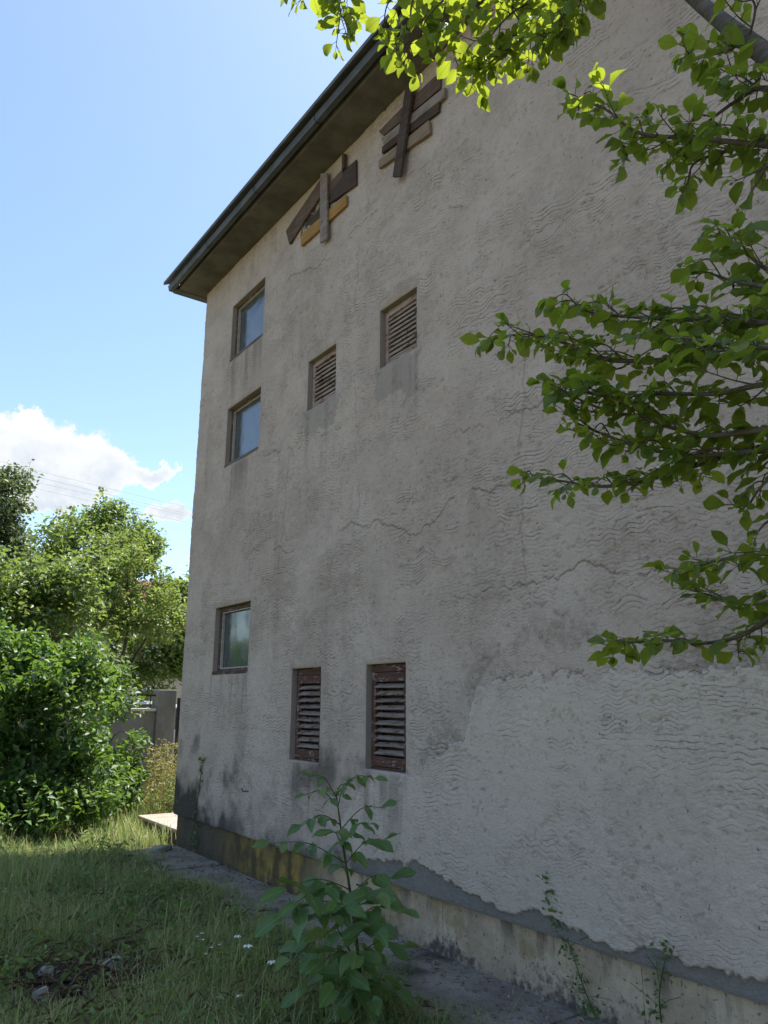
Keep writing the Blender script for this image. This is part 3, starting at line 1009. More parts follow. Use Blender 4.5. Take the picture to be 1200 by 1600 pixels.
def limb(pp, r0, r1, first, step, size, join=None, **k):
    """path given from the trunk side outwards"""
    P = path(pp)
    t = trunk_at(P[0][2]-0.35 if join is None else join)
    m_ = (t+P[0])/2+np.array([0, 0, 0.06])
    bm_.tube(bez([t, m_, P[0]], 5), np.linspace(r0*1.5, r0, 11), 7)
    spray(P, r0, r1, first, step, size, **k)
LS = 0.054
# thick bough across the top right corner
P0 = path([(1330, 190, 1.75), (1200, 88, 2.0), (1130, 35, 2.15), (1060, -25, 2.3), (960, -120, 2.5), (800, -130, 2.6)])
t_ = trunk_at(P0[0][2]-.3)
bm_.tube(bez([t_, P0[0]]+P0[1:], 6), np.linspace(.034, .010, 6*len(P0)+1), 8)
spray(path([(960, -120, 2.5), (885, -5, 2.55), (835, 55, 2.6), (775, 92, 2.6), (735, 118, 2.65)]), .007, .002, .12, .034, LS*1.2)
spray(path([(930, -100, 2.5), (915, -20, 2.45), (880, 25, 2.4), (850, 60, 2.4)]), .006, .002, .2, .034, LS*1.2)
spray(path([(880, -130, 2.55), (800, -40, 2.55), (745, 10, 2.55), (715, 40, 2.6), (705, 75, 2.6)]), .006, .002, .25, .036, LS*1.2)
spray(path([(800, -130, 2.6), (705, -60, 2.6), (650, -10, 2.6), (640, 40, 2.6), (632, 85, 2.6)]), .006, .002, .35, .038, LS*1.2)
spray(path([(800, -130, 2.6), (660, -90, 2.7), (560, -35, 2.7), (530, 5, 2.7), (540, 35, 2.7)]), .006, .002, .55, .038, LS*1.2)
spray(path([(660, -90, 2.7), (540, -60, 2.7), (480, -10, 2.75), (470, 0, 2.75)]), .004, .002, .6, .05, LS*1.1)
for pp in ([(900, -110, 2.5), (860, -20, 2.5), (800, 20, 2.5), (765, 60, 2.55), (750, 95, 2.6)], [(960, -120, 2.45), (930, -40, 2.45), (905, 5, 2.45), (890, 45, 2.45)],
           [(840, -130, 2.6), (770, -50, 2.6), (700, -5, 2.6), (670, 25, 2.6), (655, 55, 2.65)], [(800, -130, 2.55), (730, -70, 2.6), (660, -30, 2.65), (610, 0, 2.65), (600, 35, 2.7)],
           [(880, -130, 2.5), (830, -30, 2.5), (800, 10, 2.5), (830, 50, 2.5)]):
    spray(path(pp), .005, .002, .45, .050, LS*1.2, nside=.6)
# around the bough
spray(path([(1200, 88, 2.0), (1140, 70, 2.05), (1100, 65, 2.1), (1075, 85, 2.1)]), .004, .002, .1, .035, LS)
spray(path([(1200, 88, 2.0), (1180, 130, 2.0), (1160, 120, 2.0), (1130, 110, 2.0)]), .004, .002, .3, .045, LS)
spray(path([(1170, 60, 2.05), (1180, 10, 2.0), (1160, -15, 2.0)]), .004, .002, .2, .04, LS)
# second tier
limb([(1330, 180, 1.75), (1200, 138, 1.95), (1150, 158, 2.0), (1100, 195, 2.05)], .009, .003, .35, .045, LS)
limb([(1330, 250, 1.7), (1200, 228, 1.9), (1085, 216, 2.0), (1000, 208, 2.05), (945, 170, 2.1), (905, 158, 2.15)], .009, .002, .3, .030, LS, nside=1.2)
limb([(1330, 250, 1.75), (1200, 225, 1.95), (1130, 238, 2.05), (1085, 255, 2.1), (1075, 285, 2.1)], .007, .002, .3, .036, LS, nside=.7)
limb([(1340, 300, 1.7), (1220, 250, 1.85), (1180, 290, 1.9), (1165, 320, 1.9)], .006, .002, .3, .040, LS)
# third tier, by the right edge
limb([(1340, 460, 1.65), (1230, 440, 1.8), (1170, 400, 1.85), (1125, 365, 1.9)], .007, .002, .2, .036, LS)
limb([(1340, 470, 1.65), (1210, 450, 1.75), (1150, 440, 1.85), (1105, 425, 1.9)], .007, .002, .2, .034, LS)
# fourth tier: the widest fan
limb([(1340, 520, 1.6), (1200, 505, 1.75), (1090, 500, 1.9), (990, 495, 2.0), (930, 490, 2.05), (900, 478, 2.1)], .009, .002, .2, .030, LS*.95, nside=1.25)
limb([(1340, 570, 1.6), (1200, 556, 1.75), (1060, 562, 1.95), (950, 562, 2.05), (880, 535, 2.1), (825, 522, 2.2), (775, 528, 2.25)], .010, .002, .22, .028, LS*.88, nside=1.2)
limb([(1340, 560, 1.5), (1210, 545, 1.6), (1120, 535, 1.7), (1050, 525, 1.8)], .007, .002, .1, .034, LS, nside=1.1)
limb([(1340, 620, 1.6), (1210, 600, 1.7), (1120, 615, 1.8), (1030, 615, 1.9), (950, 620, 2.0), (905, 610, 2.0)], .008, .002, .2, .032, LS, nside=1.1)
limb([(1340, 680, 1.6), (1200, 672, 1.75), (1100, 680, 1.85), (1010, 655, 1.95), (930, 635, 2.0), (870, 605, 2.1)], .009, .002, .2, .032, LS*.95)
limb([(1340, 720, 1.6), (1200, 705, 1.75), (1080, 712, 1.9), (990, 695, 2.0), (910, 665, 2.1), (895, 655, 2.1)], .008, .002, .2, .034, LS*.9)
# fifth tier
limb([(1340, 690, 1.6), (1230, 692, 1.75), (1130, 714, 1.9), (1010, 750, 2.05), (940, 760, 2.1), (880, 752, 2.2), (832, 746, 2.25)], .010, .002, .3, .034, LS*.85, nside=.9)
limb([(1340, 760, 1.6), (1230, 730, 1.75), (1190, 760, 1.8), (1170, 790, 1.85)], .006, .002, .3, .036, LS*.9)
limb([(1340, 840, 1.65), (1240, 800, 1.75), (1200, 815, 1.8), (1185, 830, 1.8)], .005, .002, .4, .04, LS*.9)
# low twigs
limb([(1340, 850, 1.65), (1230, 862, 1.8), (1140, 872, 1.95), (1095, 882, 2.0), (1060, 890, 2.05)], .006, .002, .3, .034, LS*.95, nside=.8)
limb([(1340, 900, 1.65), (1230, 945, 1.8), (1165, 990, 1.9), (1100, 1005, 2.0), (1040, 1000, 2.05), (990, 1004, 2.1), (955, 1010, 2.15)], .007, .002, .38, .030, LS*.9, nside=.9)
limb([(1340, 920, 1.65), (1230, 935, 1.8), (1160, 945, 1.9), (1110, 930, 1.95), (1090, 925, 1.95)], .005, .002, .3, .034, LS*.95, nside=.8)
adopt(bm_.build('branches', 'bark', None, 0, True), ftree)

vis = []
for i, (q, d, nr, sz) in enumerate(leaves):
    px, py, z = proj(q)
    inside = -20 < px < 1225 and -25 < py < 1620 and z > 0.2
    vis.append((sz/z if inside else -1+sz*.01, i))
order = [i for s_, i in sorted(vis, reverse=True)]
single = set(order[:300])
def joined_leaves(items, kind, name, mat, root):
    V, F, UV, T = [], [], [], []
    off = 0
    for (q, d, nr, sz) in items:
        k = lr.randrange(8)
        v, f, uv, _ = LEAF[kind][k]
        m = leaf_matrix(q, d, nr, sz)
        V.append(v @ m[:3, :3].T + m[:3, 3])
        F.append(f+off)
        UV.append(uv)
        T.append(np.full(len(v), lr.random()))
        off += len(v)
    o = fast_obj(name, np.concatenate(V), np.concatenate(F), mat, tint=np.concatenate(T), uv=np.concatenate(UV), smooth=True, root=root)
    return tag(o, kind='stuff')
inv = Matrix.Translation(ftree.location).inverted()
for i in sorted(single):
    o = bpy.data.objects.new('leaf', LEAF['fruit'][lr.randrange(8)][3])
    C.objects.link(o)
    o.parent = ftree
    o.matrix_parent_inverse = inv
    o.matrix_basis = Matrix(leaf_matrix(*leaves[i]).tolist())
joined_leaves([leaves[i] for i in range(len(leaves)) if i not in single], 'fruit', 'foliage', 'fruit_leaf', ftree)
print('fruit leaves', len(leaves), 'in view', sum(1 for s_, _ in vis if s_ > 0))

# ------------------------------------------------------------------ sapling in front of the wall
sb = at_p(570, 1592, 2, 0.0)
SD = proj(sb)[2]
sap = empty('sapling', 'young green sapling with big paired leaflets growing at the apron edge', 'sapling', tuple(sb))
st = MB()
stem_px = [(570, 1592), (562, 1520), (554, 1440), (545, 1380), (536, 1320), (530, 1275), (525, 1238)]
stem = bez([at_d(px, py, SD+0.10*(1592-py)/350*0.35) for px, py in stem_px], 6)
st.tube(stem, np.linspace(.011, .003, len(stem)), 7)
st.tube(bez([sb+(.02, .03, 0), sb+(-.03, .05, .25), at_d(527, 1450, SD)], 5), np.linspace(.007, .003, 11), 6)
adopt(st.build('stem', 'green_stem', None, 0, True), sap)
rm = MB()
sleaves = []
def compound(start, end, n_, size, dd=0.0, droop=0.05):
    p0 = min(stem, key=lambda p: abs(proj(p)[1]-start))
    p2 = at_d(535+(end[0]-535)*.86, end[1], SD+dd)
    p1 = (p0+p2)/2+np.array([0, 0, droop])
    pts = bez([p0, p1, p2], 6)
    rm.tube(pts, np.linspace(.0032, .0014, len(pts)), 5)
    for k in range(n_):
        t = 0.30+0.70*(k/(max(n_-1, 1)))
        p = pts[min(int(t*(len(pts)-1)), len(pts)-1)]
        d = norm(pts[-1]-pts[0])
        lat = norm(np.cross(d, (0, 0, 1)))
        sz = 0.95*size*(0.75+0.35*math.sin(t*2.4))*lr.uniform(.85, 1.15)
        nr = np.array([lr.gauss(0, .35)-.25, lr.gauss(0, .35)-.45, 0.9])
        if k == n_-1:
            sleaves.append((p, d+np.array([0, 0, -.25]), nr, sz*1.1))
        else:
            for sg in (-1, 1):
                dirv_ = norm(d*lr.uniform(.35, .7)+lat*sg+np.array([0, 0, lr.uniform(-.9, -.05)]))
                sleaves.append((p+dirv_*.004, dirv_, nr+lat*sg*.25, sz))
for a in [(1250, (476, 1213), 4, .075, .05), (1244, (594, 1216), 4, .075, -.05), (1262, (468, 1242), 3, .075, -.1), (1258, (545, 1225), 3, .07, .15),
          (1290, (462, 1290), 4, .11, -.1), (1298, (606, 1262), 3, .085, .1), (1318, (588, 1288), 3, .085, -.2), (1330, (505, 1305), 3, .10, -.3),
          (1345, (402, 1318), 5, .10, -.1), (1352, (612, 1312), 4, .105, .15), (1372, (512, 1345), 3, .10, .25), (1392, (430, 1390), 4, .14, -.2),
          (1402, (625, 1372), 3, .145, .1), (1420, (425, 1432), 4, .16, -.3), (1440, (635, 1425), 3, .16, -.15), (1445, (520, 1420), 3, .15, -.45),
          (1462, (455, 1475), 4, .15, .2), (1490, (640, 1480), 3, .15, .15), (1505, (500, 1500), 3, .16, -.35), (1532, (470, 1545), 3, .17, -.15),
          (1545, (630, 1545), 3, .16, -.2), (1555, (545, 1575), 3, .17, -.4), (1560, (600, 1600), 3, .15, .2), (1570, (500, 1600), 2, .16, .1)]:
    compound(*a)
for a in [(1400, (450, 1410), 4, .14, -.35), (1425, (600, 1400), 3, .14, -.35), (1452, (470, 1440), 3, .15, -.5), (1470, (600, 1455), 3, .15, -.4),
          (1500, (440, 1500), 3, .15, .1), (1515, (560, 1490), 3, .15, -.5), (1540, (520, 1540), 3, .15, -.5), (1550, (590, 1560), 3, .15, -.35)]:
    compound(*a)
adopt(rm.build('leaf_stalks', 'green_stem', None, 0, True), sap)
inv = Matrix.Translation(sap.location).inverted()
for L_ in sleaves:
    o = bpy.data.objects.new('leaf', LEAF['sap'][lr.randrange(8)][3])
    C.objects.link(o)
    o.parent = sap
    o.matrix_parent_inverse = inv
    o.matrix_basis = Matrix(leaf_matrix(*L_).tolist())
print('sapling leaves', len(sleaves))

# ------------------------------------------------------------------ foliage made of small folded leaves
def small_leaves(pos, size, updir=0.6, aspect=0.55, r=None):
    """array of leaves (N,3) -> verts, tris, tint"""
    r = r or rng
    N = len(pos)
    d = norm(r.normal(size=(N, 3))*np.array([1, 1, .7])+np.array([0, 0, -.25]))
    nr = norm(r.normal(size=(N, 3))*(1-updir)+np.array([0, 0, updir]))
    nr = norm(nr-d*np.sum(nr*d, 1, keepdims=True))
    xx = np.cross(d, nr)
    s = (size*r.uniform(.65, 1.3, N))[:, None]
    a = pos
    t = pos+d*s-nr*s*0.10
    m1 = pos+d*s*.45+xx*s*aspect*.5+nr*s*.12
    m2 = pos+d*s*.45-xx*s*aspect*.5+nr*s*.12
    V = np.stack([a, m1, t, m2], 1).reshape(-1, 3)
    i = np.arange(N)[:, None]*4
    F = np.concatenate([i+np.array([[0, 1, 2]]), i+np.array([[0, 2, 3]])], 1).reshape(-1, 3)
    T = np.repeat(np.clip(r.normal(.5, .25, N), 0, 1), 4)
    return V, F, T

def make_tree(name, label, base, trunk_h, crown, nclump, nleaf, lsize, mat, group=None, cat='tree', tr=0.12, clump=0.55, seed=1, lobes=None, stuffname='crown', trunk='trunk'):
    """crown: list of (cx,cy,cz, rx,ry,rz, weight) in world metres"""
    r = np.random.default_rng(seed)
    root = empty(name, label, cat, tuple(base), group)
    base = np.asarray(base, float)
    wts = np.array([c[6] for c in crown], float)
    wts /= wts.sum()
    cs = []
    while len(cs) < nclump:
        c = crown[r.choice(len(crown), p=wts)]
        q = r.normal(size=3)
        q = q/np.linalg.norm(q)*r.uniform(.35, 1)**.6
        cs.append(np.array(c[:3])+q*np.array(c[3:6]))
    tb = MB()
    fork = base+np.array([r.uniform(-.15, .15), r.uniform(-.15, .15), trunk_h])
    tp = bez([base-(0, 0, .1), (base+fork)/2+r.normal(size=3)*[.06, .06, 0], fork], 5)
    tb.tube(tp, np.linspace(tr, tr*.7, len(tp)), 8)
    hubs = []
    for c in crown:                                   # limbs towards every lobe
        e = np.array(c[:3])
        mid = fork*.5+e*.5+r.normal(size=3)*.12*np.linalg.norm(e-fork)*[1, 1, .3]
        pp = bez([fork-(0, 0, .1), mid, e], 5)
        tb.tube(pp, np.linspace(tr*.6, tr*.18, len(pp)), 6)
        hubs += pp[2:]
    hubs = np.array(hubs)
    P = []
    per = nleaf//nclump
    for c in cs:
        h = hubs[np.argmin(np.linalg.norm(hubs-c, axis=1))]
        mid = (h+c)/2+r.normal(size=3)*.08
        tb.tube([h, mid, c], [tr*.16, tr*.11, tr*.05], 4)
        k = int(per*r.uniform(.55, 1.45))
        q = norm(r.normal(size=(k, 3)))*(r.uniform(0, 1, (k, 1))**.42)*clump*r.uniform(.65, 1.3)*np.array([1.1, 1.1, .75])
        P.append(c+q)
        for _ in range(2):                            # thin shoots that break the outline
            sd = norm(r.normal(size=3)+[0, 0, .5])*clump*r.uniform(1.0, 1.9)
            kk = max(4, k//16)
            tt = r.uniform(.2, 1, (kk, 1))
            P.append(c+sd*tt+r.normal(size=(kk, 3))*clump*.10)
            tb.tube([c, c+sd], [tr*.05, tr*.02], 3)
    P = np.concatenate(P)
    V, F, T = small_leaves(P, lsize, r=r)
    o = fast_obj(stuffname, V, F, mat, tint=T, root=root)
    tag(o, kind='stuff')
    adopt(tb.build(trunk, 'bark', None, 0, True), root)
    return root

def W(px, py, y):                                     # point of the place in the vertical plane at distance y
    return at_p(px, py, 1, y)
def lobe(px, py, y, rx, rz, ry=None, wgt=1):
    c = W(px, py, y)
    return (c[0], c[1], c[2], rx, ry or rx, rz, wgt)
def gb(px, y):
    c = W(px, 1100, y)
    return (c[0], y, -0.03)

G = 'trees beyond the fence'
make_tree('leafy_tree', 'yellow green tree with a forked dark trunk just behind the grey fence', gb(186, 16.5), 1.9,
          [lobe(205, 925, 16.5, 1.0, 1.1, 1.0, 2), lobe(248, 965, 16.4, .6, .75, .8, 1.0), lobe(140, 950, 17.2, .8, .7, .7, .8), lobe(190, 860, 17, .75, .7, .8, 1)],
          56, 8200, .105, 'yellow_leaf', G, tr=.085, clump=.36, seed=3)
make_tree('tall_tree', 'tall pale green tree with upright tops rising under the white cloud', gb(165, 22), 3.2,
          [lobe(165, 835, 22, .45, .85, .6, 1), lobe(118, 850, 22, .8, .9, .8, 1.2), lobe(222, 850, 22, .65, .7, .7, 1.2), lobe(150, 930, 22, 1.6, 1.2, 1.2, 2.4)],
          70, 13000, .13, 'tree_leaf', G, tr=.16, clump=.46, seed=8)
make_tree('grey_green_tree', 'grey green loose tree cut by the left edge of the photo', gb(-40, 19), 2.6,
          [lobe(-25, 800, 19, .95, 1.0, .9, 1.6), lobe(18, 770, 19, .40, .55, .4, .45), lobe(-60, 880, 19, 1.2, 1.2, 1.2, 2), lobe(20, 850, 19, .55, .5, .5, .6)],
          58, 9000, .105, 'blue_leaf', G, tr=.14, clump=.36, seed=12)
make_tree('broad_tree', 'broad mid green tree behind the shrub at the left', gb(60, 15.5), 1.8,
          [lobe(30, 925, 15.5, 1.2, .8, 1.0, 1.5), lobe(100, 915, 15.5, .9, .8, .9, 1.3), lobe(-60, 960, 15.5, 1.4, 1.0, 1.0, 1.5), lobe(90, 1000, 15.3, 1.1, .9, .8, 1)],
          64, 12000, .115, 'tree_leaf', G, tr=.12, clump=.45, seed=21)
make_tree('slender_tree', 'slender tree half hidden behind the far corner of the house', gb(292, 19), 2.2,
          [lobe(288, 945, 19, .55, .9, .7, 1), lobe(310, 985, 19, .8, 1.0, .8, 1), lobe(286, 1010, 19, .6, .6, .6, .6)],
          32, 5200, .15, 'yellow_leaf', G, tr=.10, clump=.38, seed=31)
make_tree('dark_tree', 'dark green tree filling the gap low behind the fence', gb(120, 19.5), 1.5,
          [lobe(120, 1010, 19.5, 1.5, 1.2, 1.0, 2), lobe(220, 1040, 19.5, 1.0, .7, .8, 1), lobe(30, 1010, 19.5, 1.6, 1.3, 1.0, 2)],
          60, 9000, .14, 'tree_leaf', G, tr=.12, clump=.55, seed=41)
for k, (x, y, s_) in enumerate([(-2.6, 15.0, 1.0), (-6.0, 17.5, 1.25)]):   # they stand beside the frame and show in the panes
    make_tree('mirrored_tree', ['round green tree beyond the shrub, left of the frame', 'large green tree farther left of the frame'][k], (x, y, -.03), 1.8*s_,
              [(x, y, 3.4*s_, 1.6*s_, 1.5*s_, 1.5*s_, 1), (x+.6, y, 4.6*s_, 1.0*s_, 1.0*s_, .9*s_, .6)],
              40, 6000, .17, 'tree_leaf', G, tr=.13, clump=.6, seed=50+k)

# the big shrub at the left
shr = make_tree('shrub', 'dense dark green shrub with glossy leaves at the left edge', tuple(at_p(60, 1318, 2, 0)*[1, 1, 0]+[-.05, .75, 0]), .25,
          [lobe(35, 1050, 10.7, .75, .72, .7, 2.0), lobe(110, 1090, 10.6, .60, .75, .6, 1.6), lobe(-60, 1090, 10.7, .9, .9, .8, 2), lobe(50, 1190, 10.5, .8, .62, .6, 2.0),
           lobe(135, 1190, 10.6, .50, .60, .5, 1.0), lobe(5, 1010, 10.9, .55, .40, .5, 1.0), lobe(-20, 1220, 10.5, .7, .5, .6, 1), lobe(30, 1270, 10.1, .6, .26, .4, 1.1), lobe(110, 1262, 10.2, .42, .26, .35, .9), lobe(-60, 1280, 10.0, .6, .3, .4, .7)],
          135, 17000, .098, 'shrub_leaf', None, 'shrub', .05, .26, 61, None, 'foliage', 'stems')
make_tree('shrub', 'darker loose shrub with backlit leaves between big shrub and fence', tuple(at_p(178, 1292, 2, 0)*[1, 1, 0]+[0, .8, 0]), .3,
          [lobe(178, 1150, 11.6, .42, .62, .45, 1.4), lobe(185, 1225, 11.5, .34, .45, .4, 1.0), lobe(165, 1080, 11.7, .40, .35, .4, .8)],
          34, 3200, .10, 'shrub_leaf', None, 'shrub', .04, .24, 67, None, 'foliage', 'stems')

# ------------------------------------------------------------------ fence, gate, weeds, car, far house, wires
FY = 14.0
fen = empty('boundary_wall', 'grey concrete boundary wall with square pillar and iron rail on top', 'fence', (4.9, FY, 0))
adopt(MB().box(-6.0, 4.985, FY+.06, FY+.24, -.1, 1.42).build('wall', 'fence_concrete', None, .01), fen)
adopt(MB().box(-6.0, 4.985, FY+.02, FY+.28, 1.423, 1.475).build('coping', 'pale_concrete', None, .008), fen)
pl_ = adopt(MB().box(4.99, 5.33, FY, FY+.32, -.1, 1.80).build('pillar', 'fence_concrete', None, .012), fen)
rl = MB()
rl.box(-6, 4.985, FY+.13, FY+.16, 1.685, 1.715)
adopt(rl.build('rail', 'dark_metal', None), fen)
xx_ = 4.9
while xx_ > -1:
    adopt(MB().box(xx_-.008, xx_+.008, FY+.138, FY+.152, 1.476, 1.684).build('rail_post', 'dark_metal', None), fen)
    xx_ -= .28
gt = empty('gate', 'narrow metal gate post beside the grey pillar at the house corner', 'gate', (5.42, FY+.1, 0))
adopt(MB().box(5.395, 5.445, FY+.08, FY+.14, -.1, 1.66).build('gate_post', 'dark_metal', None, .004), gt)
gm = MB()
for z in (.25, .95, 1.45):
    gm.box(5.446, 7.4, FY+.09, FY+.13, z, z+.05)
for k in range(14):
    gm.box(5.50+k*.14, 5.53+k*.14, FY+.131, FY+.145, .2, 1.55)
adopt(gm.build('gate_leaf', 'chrome', None), gt)

def weed_patch(name, label, cx, cy, n_, hmin, hmax, spread, seed, root_mat='weed_leaf'):
    r = np.random.default_rng(seed)
    root = empty(name, label, 'weeds', (cx, cy, 0))
    mb = MB()
    P = []
    for k in range(n_):
        x, y = cx+r.normal()*spread[0], cy+r.normal()*spread[1]
        h = r.uniform(hmin, hmax)
        lean = r.normal(size=2)*.10
        pts = bez([(x, y, -.03), (x+lean[0]*.4, y+lean[1]*.4, h*.5), (x+lean[0], y+lean[1], h)], 3)
        mb.tube(pts, np.linspace(.005, .002, len(pts)), 3)
        kk = int(h*48)
        t = r.uniform(.25, 1.0, kk)
        q = np.array([pts[int(a*(len(pts)-1))] for a in t])
        P.append(q+r.normal(size=(kk, 3))*[.045, .045, .03])
    V, F, T = small_leaves(np.concatenate(P), .06, .3, .35, r)
    tag(fast_obj('foliage', V, F, root_mat, tint=T, root=root), kind='stuff')
    adopt(mb.build('stems', 'dry_stem', None), root)
weed_patch('weeds', 'tall yellowed weeds in the sun beside the terrace', 4.55, 11.7, 90, .5, 1.15, (.38, .45), 5)
weed_patch('weeds', 'green weeds low against the house corner above the terrace', 4.35, 10.9, 40, .35, .75, (.22, .18), 6, 'tree_leaf')

def car():
    root = empty('parked_car', 'pale car parked behind the grey boundary wall, only its top visible', 'car', (5.4, 17.4, 0))
    x0, y0 = 3.25, 16.6
    side = [(0, .32), (0, .72), (.12, .86), (.95, .98), (1.55, 1.50), (2.0, 1.60), (2.9, 1.60), (3.55, 1.36), (4.0, 1.04), (4.25, .95), (4.3, .5), (4.2, .32)]
    body = MB().prism([(x0+a, y0, z) for a, z in side], (0, 1.7, 0))
    adopt(body.build('body', 'car_paint', None, .06, False), root)
    gl = MB()
    gl.prism([(x0+a, y0-.004, z) for a, z in [(1.12, 1.0), (1.62, 1.46), (2.15, 1.53), (2.15, 1.0)]], (0, .003, 0))
    gl.prism([(x0+a, y0-.004, z) for a, z in [(2.22, 1.0), (2.22, 1.53), (2.85, 1.53), (3.4, 1.32), (3.65, 1.02)]], (0, .003, 0))
    gl.prism([(x0+.98, y0+.12, 1.0), (x0+1.50, y0+.16, 1.47), (x0+1.50, y0+1.54, 1.47), (x0+.98, y0+1.58, 1.0)], (-.02, 0, .02))
    adopt(gl.build('window', 'glass', None), root)
    for a in (.85, 3.4):
        for yy in (y0-.01, y0+1.5):
            wm = MB()
            wm.tube([(x0+a, yy, .31), (x0+a, yy+.2, .31)], .31, 20)
            t = adopt(wm.build('wheel', 'rubber', None, .02), root)
            hm = MB()
            hm.tube([(x0+a, yy-.005, .31), (x0+a, yy+.205, .31)], .19, 16)
            h_ = hm.build('rim', 'chrome', None)
            h_.parent = t
    for yy in (y0+.1, y0+1.35):
        adopt(MB().box(x0-.015, x0+.05, yy, yy+.26, .66, .76).build('headlight', 'chrome', None, .01), root)
car()

fh = empty('far_house', 'tan walled house with red roof glimpsed between the trees', 'house', (12, 34, 0))
fw = MB()
hx0, hx1, hy0, hy1 = 9.5, 20.0, 33.0, 41.0
fw.box(hx0, hx1, hy0, hy1, -.1, 4.6)
adopt(fw.build('wall', 'tan_wall', None), fh)
ro = MB()
ro.prism([(hx0-.5, hy0-.5, 4.603), (hx0-.5, (hy0+hy1)/2, 7.2), (hx0-.5, hy1+.5, 4.603)], (hx1-hx0+1, 0, 0))
adopt(ro.build('roof', 'red_roof', None), fh)
for xw in (10.6, 13.0, 15.4):
    for zw in (.9, 2.9):
        f_ = MB()
        f_.box(xw, xw+.08, hy0-.03, hy0-.002, zw, zw+1.2)
        f_.box(xw+.92, xw+1.0, hy0-.03, hy0-.002, zw, zw+1.2)
        f_.box(xw+.08, xw+.92, hy0-.03, hy0-.002, zw+1.12, zw+1.2)
        f_.box(xw+.08, xw+.92, hy0-.03, hy0-.002, zw, zw+.08)
        wo = adopt(f_.build('window', 'white_petal', None), fh)
        po = MB().box(xw+.08, xw+.92, hy0-.02, hy0-.005, zw+.08, zw+1.12).build('pane', 'glass', None)
        po.parent = wo

WL = ['topmost thin power line crossing the white cloud', 'second power line from the top crossing the cloud',
      'third power line from the top crossing the cloud', 'lowest of the four power lines crossing the cloud', 'single low cable between the tree tops at the far corner']
for k, (ya, yb2, dd) in enumerate([(722, 793, 34), (731, 803, 34), (741, 806, 36), (751, 817, 36), (818, 893, 30)]):
    a, b = at_p(0, ya, 1, dd), at_p(300, yb2, 1, dd)
    v = b-a
    p0, p1 = a-v*1.6, b+v*2.4
    pts = []
    for j in range(33):
        t = j/32
        sag = -1.3*4*t*(1-t)*.35
        pts.append(p0+(p1-p0)*t+np.array([0, 0, sag+0.42]))
    tag(MB().tube(pts, .0065, 4).build('power_line', 'wire'), WL[k], 'power line', 'power lines')

# ------------------------------------------------------------------ grass
def blades(n_, xr, yr, hr, width, seed, keep, dry=0.12, lean=0.55):
    r = np.random.default_rng(seed)
    x = r.uniform(*xr, n_)
    y = r.uniform(*yr, n_)
    # tufts: pull part of the blades to tuft centres
    nt = max(10, n_//26)
    tx, ty = r.uniform(*xr, nt), r.uniform(*yr, nt)
    ti = r.integers(0, nt, n_)
    pull = r.random(n_) < .6
    x = np.where(pull, tx[ti]+r.normal(size=n_)*.045, x)
    y = np.where(pull, ty[ti]+r.normal(size=n_)*.045, y)
    k = keep(x, y, r)
    x, y, ti = x[k], y[k], ti[k]
    N = len(x)
    patch = .5+.5*np.sin(x*2.3+1.2*np.sin(y*1.7))*np.sin(y*1.9+x)
    h = r.uniform(*hr, N)*(.65+.6*patch)*(.8+.5*(np.sin(ti*12.9)+1)/2)
    h *= 1-.72*np.exp(-(((x-1.45)/.42)**2+((y-5.02)/.50)**2))
    ang = r.uniform(0, 2*math.pi, N)
    ln = r.uniform(.1, 1, N)*lean*h*1.3
    dx_, dy_ = np.cos(ang), np.sin(ang)
    wd = width*r.uniform(.6, 1.4, N)
    sx, sy = -dy_*wd/2, dx_*wd/2
    z0 = gheight(x, y)-.01
    rows = []
    for t, wf in ((0, 1), (.4, .9), (.75, .6)):
        cx = x+dx_*ln*t**2
        cy = y+dy_*ln*t**2
        cz = z0+h*(t-.28*lean*t**2.2*(ln/h))
        rows += [np.stack([cx-sx*wf, cy-sy*wf, cz], 1), np.stack([cx+sx*wf, cy+sy*wf, cz], 1)]
    rows.append(np.stack([x+dx_*ln, y+dy_*ln, z0+h*(1-.28*lean*(ln/h))], 1))
    V = np.stack(rows, 1).reshape(-1, 3)
    i = np.arange(N)[:, None]*7
    F = np.concatenate([i+np.array([q]) for q in ([0, 1, 3], [0, 3, 2], [2, 3, 5], [2, 5, 4], [4, 5, 6])], 1).reshape(-1, 3)
    tn = np.clip(r.normal(.26, .20, N)+.45*(patch-.5)+.25*np.sin(x*1.1+3)*np.sin(y*.8+1), 0, 1)
    tn = np.where(r.random(N) < dry, r.uniform(.8, 1.5, N), tn)
    return V, F, np.repeat(tn, 7)
HOLE = (1.62, 5.38)
def keep_near(x, y, r):
    edge = 2.86+.13*np.sin(y*3.1)+.08*np.sin(y*7.7)
    k = (x < edge) | ((x < edge+.25) & (r.random(len(x)) < .10))
    k &= ~((((x-HOLE[0])/.40)**2+((y-HOLE[1]+.06)/.40)**2 < 1+.5*np.sin(x*9)*np.sin(y*11)) & (r.random(len(x)) < .90))
    k &= ~((y > 8.6) & (x > 2.6) & (r.random(len(x)) < .3))
    return k
V, F, T = blades(165000, (.2, 3.2), (3.0, 9.6), (.07, .20), .0048, 1, keep_near, .22, 1.0)
tag(fast_obj('grass', V, F, 'grass', tint=T), 'long tangled green grass in front of the house', 'grass', kind='stuff')
V, F, T = blades(5200, (.2, 3.0), (3.0, 9.6), (.22, .40), .0036, 9, keep_near, .62, .8)
tag(fast_obj('grass_stalks', V, F, 'grass', tint=T), 'tall thin dry grass stalks standing above the lawn', 'grass', kind='stuff')
rr = np.random.default_rng(15)
P = np.stack([rr.uniform(.3, 2.9, 16000), rr.uniform(3.2, 9.6, 16000), rr.uniform(.0, .12, 16000)], 1)
dens_ = np.sin(P[:, 0]*3.1+2*np.sin(P[:, 1]*1.3))*np.sin(P[:, 1]*2.7+P[:, 0])
